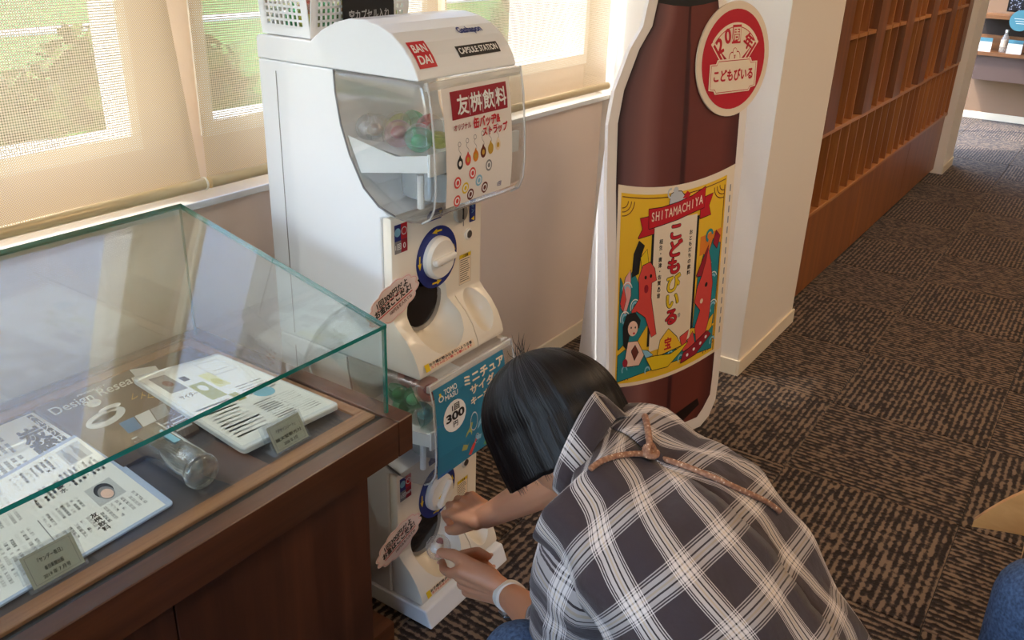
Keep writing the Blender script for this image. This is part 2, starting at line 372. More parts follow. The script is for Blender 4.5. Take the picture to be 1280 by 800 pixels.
def shrub(c, r, lab, n=520):
    mb = MB()
    for i in range(n):
        d = Vector((random.gauss(0, 1), random.gauss(0, 1), random.gauss(0, 1))).normalized(); q = Vector(c)+Vector((d.x*r[0], d.y*r[1], abs(d.z)*r[2]))*random.uniform(.75, 1.0)
        a = Vector((random.gauss(0, 1), random.gauss(0, 1), random.gauss(0, 1))).normalized()*.16; b_ = a.cross(d).normalized()*.08
        mb.add([q-a, q+b_, q+a, q-b_], [(0, 1, 2, 3)])
    rt = root('shrub', (c[0], c[1], c[2]), lab, 'shrub')
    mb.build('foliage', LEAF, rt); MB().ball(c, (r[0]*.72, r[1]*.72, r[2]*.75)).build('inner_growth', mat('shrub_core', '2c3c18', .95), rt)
shrub((3.3, 8.6, -.6), (1.5, .9, .95), 'broad green shrub seen through the left blind'); shrub((6.2, 9.4, -.6), (1.6, .9, 1.0), 'rounded shrub outside to the right of the broad one')
shrub((9.8, 9.2, -.6), (1.7, .9, 1.1), 'shrub outside behind the middle window'); shrub((14.5, 9.0, -.6), (2.0, .9, 1.2), 'shrub outside behind the right window'); 
shrub((.2, 9.0, -.6), (1.6, .9, .9), 'leftmost shrub outside the left window')

# ---------------------------------------------------------------- blinds
def weave(name, c, hole, pitch):
    m, n, b, out = newmat(name); n.nodes.remove(b)
    tc = N(n, 'ShaderNodeTexCoord'); sx = N(n, 'ShaderNodeSeparateXYZ'); n.links.new(tc.outputs['Object'], sx.inputs[0])
    ws = []
    for k in (0, 2):
        mu = N(n, 'ShaderNodeMath', operation='MULTIPLY', i_1=2*PI/pitch); n.links.new(sx.outputs[k], mu.inputs[0]); s = N(n, 'ShaderNodeMath', operation='SINE'); n.links.new(mu.outputs[0], s.inputs[0]); ws.append(s)
    pr = N(n, 'ShaderNodeMath', operation='MAXIMUM'); n.links.new(ws[0].outputs[0], pr.inputs[0]); n.links.new(ws[1].outputs[0], pr.inputs[1])
    lt = N(n, 'ShaderNodeMath', operation='LESS_THAN', i_1=hole); n.links.new(pr.outputs[0], lt.inputs[0])
    ck = N(n, 'ShaderNodeMath', operation='MULTIPLY'); n.links.new(ws[0].outputs[0], ck.inputs[0]); n.links.new(ws[1].outputs[0], ck.inputs[1])
    r = ramp(n, [(.0, lin(c)), (1, lin('f3e6cc'))]); ma = N(n, 'ShaderNodeMath', operation='MULTIPLY_ADD', i_1=.5, i_2=.5); n.links.new(ck.outputs[0], ma.inputs[0]); n.links.new(ma.outputs[0], r.inputs[0])
    df = N(n, 'ShaderNodeBsdfDiffuse'); tl = N(n, 'ShaderNodeBsdfTranslucent'); n.links.new(r.outputs[0], df.inputs[0]); n.links.new(r.outputs[0], tl.inputs[0])
    mx = N(n, 'ShaderNodeMixShader', i_Fac=.14); n.links.new(df.outputs[0], mx.inputs[1]); n.links.new(tl.outputs[0], mx.inputs[2])
    tr = N(n, 'ShaderNodeBsdfTransparent'); m2 = N(n, 'ShaderNodeMixShader'); n.links.new(lt.outputs[0], m2.inputs[0]); n.links.new(mx.outputs[0], m2.inputs[1]); n.links.new(tr.outputs[0], m2.inputs[2])
    n.links.new(m2.outputs[0], out.inputs[0]); return m
WEAVE = weave('blind_weave', 'c2a274', -.22, .0046)
def blind(x0, x1, label, curl=0):
    r = root('roller_blind', ((x0+x1)/2, 1.545, .96), label, 'blind', 'woven roller blinds at the windows')
    mb = MB(); K = 24; nx = 24
    def P(i, j):
        t = j/K; z = .985+(2.33-.985)*t; a = i/nx; x = x0+(x1-x0)*a; e = max(0, a-.8)/.2
        bow = curl*math.sin(min(1, t*1.2)*PI*.5)
        return (x-bow*e, 1.545+.006*math.sin(x*7)+e*e*.8*bow, z)
    mb.add([P(i, j) for j in range(K+1) for i in range(nx+1)], [(j*(nx+1)+i, j*(nx+1)+i+1, (j+1)*(nx+1)+i+1, (j+1)*(nx+1)+i) for j in range(K) for i in range(nx)])
    mb.build('fabric', WEAVE, r, smooth=True)
    MB().tube([(x0, 1.545, .983), (x1, 1.545, .983)], .0125, 14).build('bottom_rail', mat('blind_rail', 'c9b48a', .35, metal=.3), r, auto=40)
    MB().tube([(x1, 1.545, .983), (x1+.004, 1.545, .983)], .014, 14).build('end_cap', mat('end_cap_cream', 'efe6d2', .4), r)
    MB().box(x0, x1, 1.51, 1.58, 2.33, 2.40).build('head_rail', FRAMEM, r)
blind(-1.1, 1.143, 'left woven roller blind hanging behind the glass display case', .045)
blind(1.158, 1.93, 'woven roller blind partly hidden behind the stacked capsule machines')
blind(1.96, 2.885, 'woven roller blind between capsule machines and bottle standee')
mb = MB()
for k in range(60): mb.ball((2.903, 1.55, 2.3-k*.021), .0045, 6, k=4)
mb.tube([(2.903, 1.55, 2.33), (2.903, 1.55, 1.04)], .001, 4); tag(mb.build('bead_chain', PAPER, None), 'white bead chain hanging at the right edge of the window', 'blind chain')

# ================================================================ LATTICE SHELVING
LW = wood('lattice_wood', '8e5226', 'bd7a38', 2, .8); LWX = wood('lattice_wood_rail', '9c6030', 'cc8e50', 0, .8); LWD = wood('lattice_panel', '7a4422', 'a0622e', 2, .6)
lr = root('lattice_shelving', (5.14, 1.1, 0), 'long brown wooden lattice shelving beside the carpeted aisle', 'shelving')
X0, X1, YF, YB = 3.55, 6.755, .975, 1.24
zl, zm, zt = .415, .752, 1.125
for a, b_ in ((3.53, 4.6), (4.603, 5.7), (5.703, 6.757)): MB().box(a, b_, YF+.012, YF+.03, .03, zl-.005).build('base_panel', LWD, lr, bevel=.001, seg=1)
MB().box(3.53, 6.757, YF+.04, YF+.06, 0, .03).build('kick_board', BLACK, lr)
MB().box(3.53, 6.757, YB, YB+.012, zl, 2.55).build('back_panel', wood('lattice_back', '4e2c16', '6a3e20', 2, .6), lr)
for z in (zl, zm, 2.55): MB().box(3.53, 6.757, YF, YB, z-.009, z+.009).build('rail', LWX, lr, bevel=.0015, seg=1)
pitch = .1457; k = 0; x = X0
LWP = wood('lattice_pillar_wood', '683a1b', '8f5628', 2, .7)
while x < X1+.01:
    MB().box(x-.006, x+.006, YF+.003, YB, zl+.009, zm-.009).build('upright', LW, lr)
    if k % 4 == 1: MB().box(x-.006, min(x+pitch+.006, 6.757), YF-.004, YB, zm+.009, 2.541).build('wide_panel', LWP, lr, bevel=.0015, seg=1)
    else:
        if k % 4 != 2: MB().box(x-.006, x+.006, YF+.003, YB, zm+.009, 2.541).build('upright', LW, lr)
        x1_ = min(x+pitch-.006, 6.757)
        for z in (zt, 1.55, 2.0): MB().box(x+.006, x1_, YF, YB, z-.008, z+.008).build('shelf', LWX, lr)
    x += pitch; k += 1
# kraft boxes standing in the lattice
for k, (xx, zz, h, lab) in enumerate([(3.575, zm+.0095, .20, 'pale wooden block standing in the nearest lattice cell'), (4.585, zm+.0095, .19, 'pale wooden block in the second bay of the lattice')]):
    tag(MB().box(xx, xx+.10, 1.02, 1.15, zz, zz+h).build('wooden_block', wood('pale_block', 'a8713c', 'c08a50', 2), None, bevel=.002), lab, 'block')
rr = root('small_figurine_bottle', at_y(1015, 245, 1.03), 'tiny clear bottle standing in the lower lattice cell', 'bottle')
p = rr.location.copy(); p.z = zl+.0095; rr.location = p
MB().lathe([(.012, 0), (.012, .05), (.004, .065), (.004, .08)], p, n=12).build('body', clear('tiny_bottle', haze=.3), rr); MB().lathe([(.0055, .08), (.0055, .09)], p, n=10).build('cap', ALU, rr)
add_light('shelf_lamp', 'AREA', 20, (6.35, 1.1, 2.50), (0, 0, -1), (1, .55, .22), shape='RECTANGLE', size=.7, size_y=.15)
add_light('shelf_lamp', 'AREA', 5, (4.3, 1.1, 2.50), (0, 0, -1), (1, .6, .3), shape='RECTANGLE', size=.9, size_y=.15)

# ---------------------------------------------------------------- far counter shelf
FW = wood('far_shelf_wood', '6b4428', '8c5e38', 1)
sz = at_x(1245, 66, 9.02).z; sy = at_x(1214, 64, 9.05).y; tz = at_x(1245, 19, 9.02).z
fs = root('wall_shelf_unit', (9.15, 0, .40), 'dark wooden wall shelf unit on the far wall', 'shelf')
MB().box(9.02, 9.3, -2.0, sy, sz-.03, sz).build('shelf', FW, fs); MB().box(9.02, 9.3, -2.0, sy, tz-.03, tz).build('shelf', FW, fs)
MB().box(9.05, 9.29, -2.0, sy-.02, sz-.24, sz-.03).build('drawer_front', mat('far_drawer', '5a4640', .6), fs); MB().box(9.27, 9.295, -2.0, sy, sz, tz-.03).build('back_panel', mat('far_back', '2e211b', .8), fs)
MB().box(9.2, 9.22, -2.0, sy, sz, sz+.13).build('rear_ledge', FW, fs)
def far_bottle(px_, lab, h=.19, capc=PAPER):
    y = at_x(px_, 60, 9.10).y; r = root('drink_bottle', (9.10, y, sz+.0005), lab, 'bottle'); q = r.location
    MB().lathe([(.028, 0), (.031, .01), (.031, h*.6), (.012, h*.82), (.012, h*.9)], q, n=14).build('body', clear('pet_'+lab[:8], haze=.35, hz=(.6, .55, .5)), r, smooth=True)
    MB().lathe([(.032, h*.25), (.032, h*.55)], q, n=14, cap=False).build('label', mat('far_label', 'b9a898', .6), r); MB().lathe([(.014, h*.88), (.014, h)], q, n=12).build('cap', capc, r)
far_bottle(1254, 'clear drink bottle with white cap on the far shelf'); far_bottle(1217, 'round pale bottle at the left end of the far shelf', .11)
for k, px_ in enumerate((1230, 1269)):
    y = at_x(px_, 58, 9.06).y; r = root('price_card', (9.06, y, sz+.0005), ['white price card with blue top left of the far bottle', 'white price card with blue top right of the far bottle'][k], 'card')
    MB().box(9.05, 9.054, y-.058, y+.058, sz+.0005, sz+.105).build('card', PAPER, r); MB().box(9.046, 9.05, y-.058, y+.058, sz+.085, sz+.115).build('header', mat('card_header', '4a7f92', .5), r)
sg_ = at_x(1276, 26, 9.012); sg_y, sg_z = sg_.y, sg_.z
r = root('round_sign', (9.0, sg_y, sg_z-.085), 'round teal sign on the edge of the far shelf', 'sign')
MB().lathe([(.085, 0), (.085, .006)], (9.012, sg_y, sg_z), (-1, 0, 0), 28).build('board', mat('teal_sign', '4f8ea0', .5), r)
pr = Print(plane_map((9.0055, sg_y, sg_z), (0, -1, 0), (0, 0, 1), (-1, 0, 0))); pr.rect(-.05, .012, .05, .016, PAPER); pr.rect(-.04, -.008, .04, -.004, PAPER); pr.rect(-.03, -.026, .03, -.022, PAPER); pr.build('lettering', r)
my = at_x(1262, 10, 9.15).y-.22
r = root('monitor', (9.15, my, tz), 'black display screen standing on the far shelf', 'monitor')
MB().obox((9.15, my, tz+.16), (.012, 0, .004), (0, .24, 0), (-.03, 0, .13)).build('casing', BLACK, r, bevel=.003); MB().box(9.12, 9.2, my-.05, my+.05, tz+.0005, tz+.04).build('stand', BLACK, r)
m_, n_, b_, o_ = newmat('screen_picture'); tc = N(n_, 'ShaderNodeTexCoord'); vz = N(n_, 'ShaderNodeTexVoronoi', i_Scale=55.0); n_.links.new(tc.outputs['Object'], vz.inputs['Vector'])
rp = ramp(n_, [(.2, lin('b8c4e0')), (.35, lin('1c2440')), (.6, lin('05060c'))]); n_.links.new(vz.outputs['Distance'], rp.inputs[0]); n_.links.new(rp.outputs[0], b_.inputs['Emission Color']); b_.inputs['Emission Strength'].default_value = .7; b_.inputs['Base Color'].default_value = (.01, .01, .01, 1)
MB().obox((9.137, my, tz+.16), (.0008, 0, .0003), (0, .225, 0), (-.028, 0, .118)).build('screen', m_, r)
# ================================================================ DISPLAY CASE
WX = wood('walnut_x', '6a4128', '9a6a48', 0, .9); WZ = wood('walnut_z', '3e2115', '5f3622', 2, .7, rough=.45); WXD = wood('walnut_front', '3c2113', '633a22', 0, .8, rough=.34)
WYL = wood('walnut_lip', '7c4f30', 'b07e54', 0, 1.0)
FELT = mat('felt', '423c42', .95, bump=.5, bscale=1500, sheen=.3)
CX0, CX1, CY0, CY1, ZT = -.75, 1.096, .941, 1.56, .666
dc = root('display_case', (.2, 1.25, 0), 'walnut display case with a sloping glass top by the window', 'display case')
MB().box(CX0, CX1-.04, CY0, .976, .59, ZT).build('front_board', WXD, dc, bevel=.0015, seg=1)
MB().box(CX1-.0385, CX1, CY0, CY1, .59, ZT).build('end_board', WXD, dc, bevel=.0015, seg=1)
MB().box(CX0, CX1-.04, .977, CY1, .59, .645).build('top_board', WXD, dc)
MB().box(CX0, CX1-.04, .976, .9762, ZT-.0001, ZT).build('edge_line', BLACK, dc)
g = MB(); g.box(CX0, 1.0575, .9765, .992, .645, ZT-.006); g.box(1.052, 1.0575, .992, 1.52, .645, ZT-.006); g.build('channel', BLACK, dc)
MB().box(CX0, 1.05, .992, 1.022, .645, ZT).build('inner_lip', WYL, dc, bevel=.001, seg=1)
MB().box(1.028, 1.05, 1.022, 1.525, .645, ZT).build('inner_lip', WYL, dc, bevel=.001, seg=1)
MB().box(CX0, 1.028, 1.50, 1.525, .645, ZT).build('inner_lip', WYL, dc, bevel=.001, seg=1)
MB().box(CX0, 1.05, 1.535, CY1, .645, ZT).build('back_board', WXD, dc)
MB().box(CX0, 1.028, 1.022, 1.50, .645, .661).build('felt_bed', FELT, dc)
MB().box(CX0+.05, 1.052, 1.03, CY1, .06, .59).build('cabinet_body', WZ, dc)
for k in range(4): MB().box(CX0+.05+k*.4385, CX0+.05+(k+1)*.4385-.003, 1.018, 1.03, .06, .588).build('cabinet_panel', WZ, dc, bevel=.001, seg=1)
MB().box(CX0+.08, 1.16, 1.06, CY1, 0, .055).build('plinth', WXD, dc)
# glass: sheets 6 mm thick, sea-green at the cut edges
GY0, GY1, GX1, GT = .979, 1.530, 1.072, .006
def zt_(y): return .838+(y-GY0)/(GY1-GY0)*(.952-.838)
def yz(poly, x0, x1): return MB().prism(poly, lambda p, q, a: (a, p, q), x0, x1, 1, 0)
def sheet(mb, name): return mb.build(name, [GLASS, GLASSEDGE], dc)
m = MB()      # front: big faces clear, cut edges green
def pane(P8, big, name):
    mb = MB(); faces = [(0, 2, 3, 1), (4, 5, 7, 6), (0, 1, 5, 4), (2, 6, 7, 3), (0, 4, 6, 2), (1, 3, 7, 5)]
    b0 = 0; mb.add(P8, faces, 1)
    for k in big: mb.m[k] = 0
    return mb.build(name, [GLASS, GLASSEDGE], dc)
def hexa(x0, x1, y0, y1, zb0, zb1, zt0, zt1): return [(x, y, z) for (za, zb) in ((zb0, zb1), (zt0, zt1)) for y, z in ((y0, za), (y1, zb)) for x in (x0, x1)]
pane(hexa(CX0, GX1-GT, GY0, GY0+GT, .655, .655, zt_(GY0)-.0005, zt_(GY0)), (2, 3), 'glass_front')
pane(hexa(GX1-GT, GX1, GY0, GY1, .655, .655, zt_(GY0), zt_(GY1)), (4, 5), 'glass_side')
pane(hexa(CX0, GX1-GT, GY1-GT, GY1, .655, .655, zt_(GY1)-.0015, zt_(GY1)), (2, 3), 'glass_back')
pane(hexa(CX0, GX1, GY0-.001, GY1, zt_(GY0), zt_(GY1), zt_(GY0)+.0075, zt_(GY1)+.0075), (0, 1), 'glass_top')

# ---- things lying in the case
def bil(a, b, c, d, t0=.0):
    """corners a(0,1) b(1,1) c(1,0) d(0,0) of a sheet"""
    a, b, c, d = map(Vector, (a, b, c, d)); nn = (b-d).cross(a-c).normalized()
    if nn.z < 0: nn = -nn
    return lambda u, v, h: (a*(1-u)+b*u)*v+(d*(1-u)+c*u)*(1-v)+nn*(h+t0)
def slab(a, b, c, d, t, m, name, parent, bev=.0008, lip=None, round_=0):
    F = bil(a, b, c, d); mb = MB(); pts = [(0, 1), (1, 1), (1, 0), (0, 0)]
    if round_:
        pts = []
        for (cx, cy, a0) in ((1-round_, 1-round_, 0), (round_, 1-round_, 90), (round_, round_, 180), (1-round_, round_, 270)):
            for k in range(5): an = math.radians(a0+22.5*k); pts.append((cx+round_*math.cos(an), cy+round_*math.sin(an)))
    mb.prism(pts, lambda p, q, h: F(p, q, h), 0, t); return mb.build(name, m, parent, bevel=bev, seg=1), bil(a, b, c, d, t)
def colbars(P, u0, v0, u1, v1, rows, cols, m, fill=.55, vertical=True):
    for r in range(rows):
        for c in range(cols):
            x0 = u0+(u1-u0)*c/cols; w_ = (u1-u0)/cols*fill; y1 = v1-(v1-v0)*r/rows; hh = (v1-v0)/rows*.88*random.uniform(.8, 1)
            if vertical:      # a column of characters: short dashes
                k = 5
                for q in range(k):
                    if random.random() < .06: continue
                    P.rect(x0, y1-hh*(q+.86)/k, x0+w_, y1-hh*q/k, m)
            else: P.rect(x0, y1-hh*.5, x0+(u1-u0)/cols*random.uniform(.8, .97), y1, m)
Z = .6615
mg = root('magazine_page', (.83, 1.36, Z), 'brown design magazine spread lying at the back of the case', 'magazine')
a, b, c, d = at_z(21, 497, .672), at_z(215, 437, .672), at_z(250, 541, Z), at_z(155, 588, Z)
a.y = min(a.y, 1.49); b.y = min(b.y, 1.49); a.z = b.z = Z
_, F = slab(a, b, c, d, .008, mat('magazine_brown', '473529', .35, coat=.3), 'pages', mg)
P = Print(F); P.text('Design Research', .40, .86, .15, PAPER, bold=.015, w=.72); P.ring(.30, .77, .012, .05, PAPER, n=20); P.rect(.25, .765, .35, .775, PAPER); P.rect(.295, .72, .305, .82, PAPER)
P.text('レトロな炭酸', .72, .56, .10, GOLD, bold=0, rot=-.5, w=.40); P.disc(.28, .55, .17, LGREY, ry=.09, rot=.12); P.disc(.27, .56, .11, LBLUE, ry=.04, rot=.12); P.disc(.36, .64, .09, PAPER, ry=.035)
for k, m in enumerate((BLUEP, LGREY, GREY)): P.rect(.32+.15*k, .28, .46+.15*k, .43, m, h=.0004)
colbars(P, .30, .05, .95, .22, 4, 3, LGREY, vertical=False); P.text('デザイン', .62, .13, .07, PAPER, w=.3)
P.text('PRODUCT', .35, .93, .035, PAPER, w=.2); P.build('print', mg)
nw = root('newspaper', (.62, 1.4, Z), 'newspaper page with bold black headline lying left of the brown magazine', 'newspaper')
a, b, c, d = (.50, 1.49, Z), (.685, 1.49, Z), (.672, 1.20, Z), (.44, 1.20, Z)
_, F = slab(a, b, c, d, .0012, PAPER, 'sheet', nw, bev=0)
P = Print(F); P.vtext('炭酸水', .80, .72, .22, INK, bold=.05, pitch=.2); P.line([(.94, .98), (.94, .3)], .05, INK); P.vtext('ヘルスケア', .94, .92, .08, PAPER, h=.0012)
colbars(P, .05, .06, .62, .95, 5, 10, GREY); P.build('print', nw)
slv = root('clear_folder', (.53, 1.2, Z), 'clear plastic folder holding a newspaper page, front left in the case', 'folder')
a, b, c, d = at_z(-75, 640, Z+.003), at_z(100, 541, Z+.003), at_z(219, 632, Z), at_z(-10, 768, Z)
b.z = a.z = Z+.002; c.z = d.z = Z+.002
_, F = slab(a, b, c, d, .004, mat('folder_blue_clear', 'b4c4e4', .15, coat=.5), 'folder_sheet', slv, round_=.03)
P = Print(F); P.rect(-.0, .02, .955, .965, PAPER)
P.line([(.40, .05), (.40, .45)], .006, GREY, h=.0005)
for (u0, v0, u1, v1, r_, c_) in ((.02, .5, .36, .93, 3, 10), (.42, .08, .92, .26, 1, 14), (.42, .30, .66, .46, 1, 8), (.42, .50, .60, .70, 1, 6), (.66, .52, .92, .72, 1, 8), (.02, .08, .36, .44, 3, 10), (.42, .74, .74, .92, 1, 9)): colbars(P, u0, v0, u1, v1, r_, c_, GREY)
P.vtext('炭酸水', .62, .66, .045, INK, bold=.03); P.vtext('友桝飲料', .64, .24, .045, INK, bold=.03)
P.rect(.76, .74, .93, .93, LGREY, h=.0004); 
for q in (.80, .87): P.poly([(q-.022, .75), (q+.022, .75), (q+.022, .85), (q+.008, .88), (q+.008, .92), (q-.008, .92), (q-.008, .88), (q-.022, .85)], GREY, h=.0006)
P.rect(.70, .28, .87, .47, LGREY, h=.0004); P.disc(.785, .36, .045, GREY, h=.0006, ry=.065); P.disc(.785, .39, .055, INK, h=.0005, ry=.07); P.disc(.785, .35, .035, SKINP, h=.0007, ry=.045); P.build('print', slv)
sh = root('leaflet_tray', (.95, 1.24, Z), 'white leaflet in a raised acrylic tray at the right of the case', 'leaflet')
a, b, c, d = at_z(165, 480, Z+.006), at_z(302, 437, Z+.006), at_z(442, 506, Z+.002), at_z(305, 574, Z+.002)
for p in (a, b, c, d): p.z = Z+.0085; p.x = min(p.x, 1.022)
_, F = slab(a, b, c, d, .012, mat('leaflet_tray_white', 'e6e9ec', .25, coat=.4), 'tray', sh, bev=.002, round_=.04)
P = Print(F); P.rect(.03, .03, .97, .97, PAPER); P.rect(.62, .74, .88, .93, LGREY, h=.0004); P.rect(.628, .748, .872, .922, PAPER, h=.0005); P.ring(.75, .86, .012, .022, GOLD, n=14); P.rect(.67, .79, .83, .795, GREY, h=.0007)
P.rect(.10, .70, .28, .92, GREY, h=.0004); P.disc(.19, .81, .045, BROWNP, h=.0006, ry=.04); P.rect(.33, .78, .40, .84, INK, h=.0004); P.rect(.30, .50, .46, .72, OLIVE, h=.0004); P.disc(.38, .65, .04, PAPER, h=.0006); P.rect(.50, .60, .62, .80, mat('pale_lemon', 'e4e2a0', .6), h=.0004); P.disc(.56, .67, .045, mat('pale_lemon2', 'd0cc58', .6), h=.0006)
P.rect(.46, .40, .54, .50, OLIVE, h=.0004); P.text('サイダー', .2, .62, .05, INK, w=.18); P.disc(.72, .40, .10, LBLUE, h=.0004, ry=.06)
colbars(P, .08, .08, .44, .46, 11, 1, LGREY, vertical=False); colbars(P, .50, .06, .92, .32, 12, 2, GREY, vertical=False); colbars(P, .60, .40, .90, .55, 5, 2, GREY, vertical=False)
P.build('print', sh)
sh2 = root('paper_slip', (.77, 1.44, Z), 'small white slip of paper behind the leaflet tray', 'paper slip')
_, F = slab(at_z(163, 468, Z), at_z(195, 463, Z), at_z(208, 478, Z), at_z(180, 487, Z), .0015, PAPER, 'slip', sh2, bev=0)
sh2.children[0].location.z += .009
P = Print(F); P.rect(.2, .4, .8, .5, LGREY, h=.0095); P.build('print', sh2)
# tumbler on its side
tg = root('glass_tumbler', (.73, 1.13, Z), 'empty clear glass tumbler lying on its side', 'glass')
q0 = at_z(256, 592, Z+.031); q1 = at_z(160, 530, Z+.031); ax = (q1-q0).normalized(); q1 = q0+ax*.150
tm_ = clear('tumbler_thick', (.97, .98, .98), haze=.02, f0=.12, pw_=2.2, rough=.01); _x, n_, b_, o_ = newmat('unused_glass'); b_.inputs['Base Color'].default_value = (1, 1, 1, 1); b_.inputs['Transmission Weight'].default_value = 1; b_.inputs['Roughness'].default_value = .0; b_.inputs['IOR'].default_value = 1.45
MB().lathe([(.0, 0), (.022, .0), (.0285, .003), (.0305, .010), (.029, .018), (.0295, .03), (.031, .15), (.0288, .15), (.0265, .03), (.024, .021), (.0, .017)], q0, ax, 40, cap=False).build('body', tm_, tg, smooth=True)
MB().lathe([(.0, .001), (.021, .0), (.028, .004), (.0298, .010), (.0285, .017), (.02, .019), (.0, .014)], q0, ax, 40, cap=False).build('thick_base', _x, tg, smooth=True)
P = Print(lambda u, v, h: q0+ax*(.07+v)+(Vector((0, 0, 1)).cross(ax)*math.sin(u*32)+(Vector((0, 0, 1))-ax*ax.z)*math.cos(u*32))*(.0312))
P.poly([(-.006, 0), (.006, 0), (.006, .03), (.003, .036), (.003, .05), (-.003, .05), (-.003, .036), (-.006, .03)], LBLUE); P.build('print', tg)
# acrylic label stands
SILV = mat('label_silver', 'b4b9ae', .45, metal=.15)
def stand(bl, br, tl, tr, lines, lab):
    r = root('label_stand', (at_z(*bl, Z)+at_z(*br, Z))/2, lab, 'label stand')
    a0, b0 = at_z(*bl, Z), at_z(*br, Z); y = (a0.y+b0.y)/2; a0.y = b0.y = y; wv = b0-a0; hgt = Vector((0, .028, .048))
    pt = lambda u, v, h: a0+wv*u+hgt*v+Vector((0, -.86, .5))*h
    mb = MB(); mb.prism([(0, 0), (1, 0), (1, 1), (0, 1)], pt, 0, .003); mb.build('upright', ACRYL, r, bevel=.0004, seg=1)
    MB().box(a0.x, b0.x, y, y+.035, Z, Z+.003).build('foot', ACRYL, r); MB().prism([(0, 0), (1, 0), (1, 1), (0, 1)], lambda u, v, h: a0+wv*(u)+hgt*v*1.0+Vector((0, .86, -.5))*h, .0095, .0115).build('rear_leg', ACRYL, r)
    P = Print(lambda u, v, h: pt(u, v, .0034+h)); P.rect(.06, .08, .94, .92, SILV, h=0)
    for s_ in ([(.12, .14), (.88, .14), (.88, .86), (.12, .86), (.12, .14)],): P.line(s_, .010, GREY, h=.0002)
    for t_, u, v, s, w_ in lines: P.text(t_, u, v, s, INK, w=w_, bold=.01)
    P.build('name_card', r)
stand((38, 744), (112, 704), (18, 699), (90, 666), [('『サンデー毎日』', .5, .66, .13, .42), ('毎日新聞出版', .5, .42, .12, .32), ('2019 年 7 月号', .5, .24, .12, .46)], 'acrylic label stand in front of the plastic folder')
stand((343, 572), (389, 547), (331, 534), (375, 516), [('『デザインノート』', .5, .66, .13, .5), ('誠文堂新光社', .5, .42, .12, .7), ('2008 年 7月', .5, .24, .12, .36)], 'acrylic label stand in front of the white leaflet')

# ================================================================ CAPSULE MACHINES
ML, MW = 1.2374, .305
DOOR = mat('capsule_door', '17171a', .12, coat=.5); KNOBW = mat('knob_white', 'f1ece2', .3, coat=.3)
def yzp(poly, x0, x1, m=0): return MB().prism(poly, lambda p, q, a: (a, p, q), x0, x1, m)
def boolcut(o, cutters):
    for c in cutters:
        md = o.modifiers.new('cut', 'BOOLEAN'); md.object = c; md.operation = 'DIFFERENCE'; md.solver = 'EXACT'
    dg = bpy.context.evaluated_depsgraph_get(); dg.update(); me = bpy.data.meshes.new_from_object(o.evaluated_get(dg)); o.modifiers.clear(); o.data = me
    for c in cutters: bpy.data.objects.remove(c)
def capsule(c, r, colr, prizec, name_lab, group=None, R=None, mats={}):
    rt = root('toy_capsule', c, name_lab, 'capsule', group); rt.location.z -= 0
    key = tuple(colr)
    if key not in mats: mats[key] = (clear('capsule_tint_%d' % len(mats), colr, haze=.16, hz=colr, rough=.05), clear('capsule_lid', (.97, .97, .97), haze=.08))
    ax = Vector(R or (random.uniform(-1, 1), random.uniform(-1, 1), random.uniform(-.2, 1))).normalized()
    h = [(r*math.cos(t), r*math.sin(t)) for t in [PI/2*k/6 for k in range(7)]]
    MB().lathe([(a, b) for a, b in h], c, ax, 18, cap=False).build('top_shell', mats[key][1], rt, smooth=True)
    MB().lathe([(a*.985, b) for a, b in h], c, -ax, 18, cap=False).build('bottom_shell', mats[key][0], rt, smooth=True)
    MB().lathe([(r*1.02, -.0015), (r*1.02, .0015)], c, ax, 18, cap=False).build('seam_ring', mats[key][0], rt)
    MB().ball(Vector(c)-ax*r*.25, (r*.62, r*.5, r*.45), 10, k=6).build('prize', mat('prize_'+prizec, prizec, .5), rt, smooth=True)
    return rt
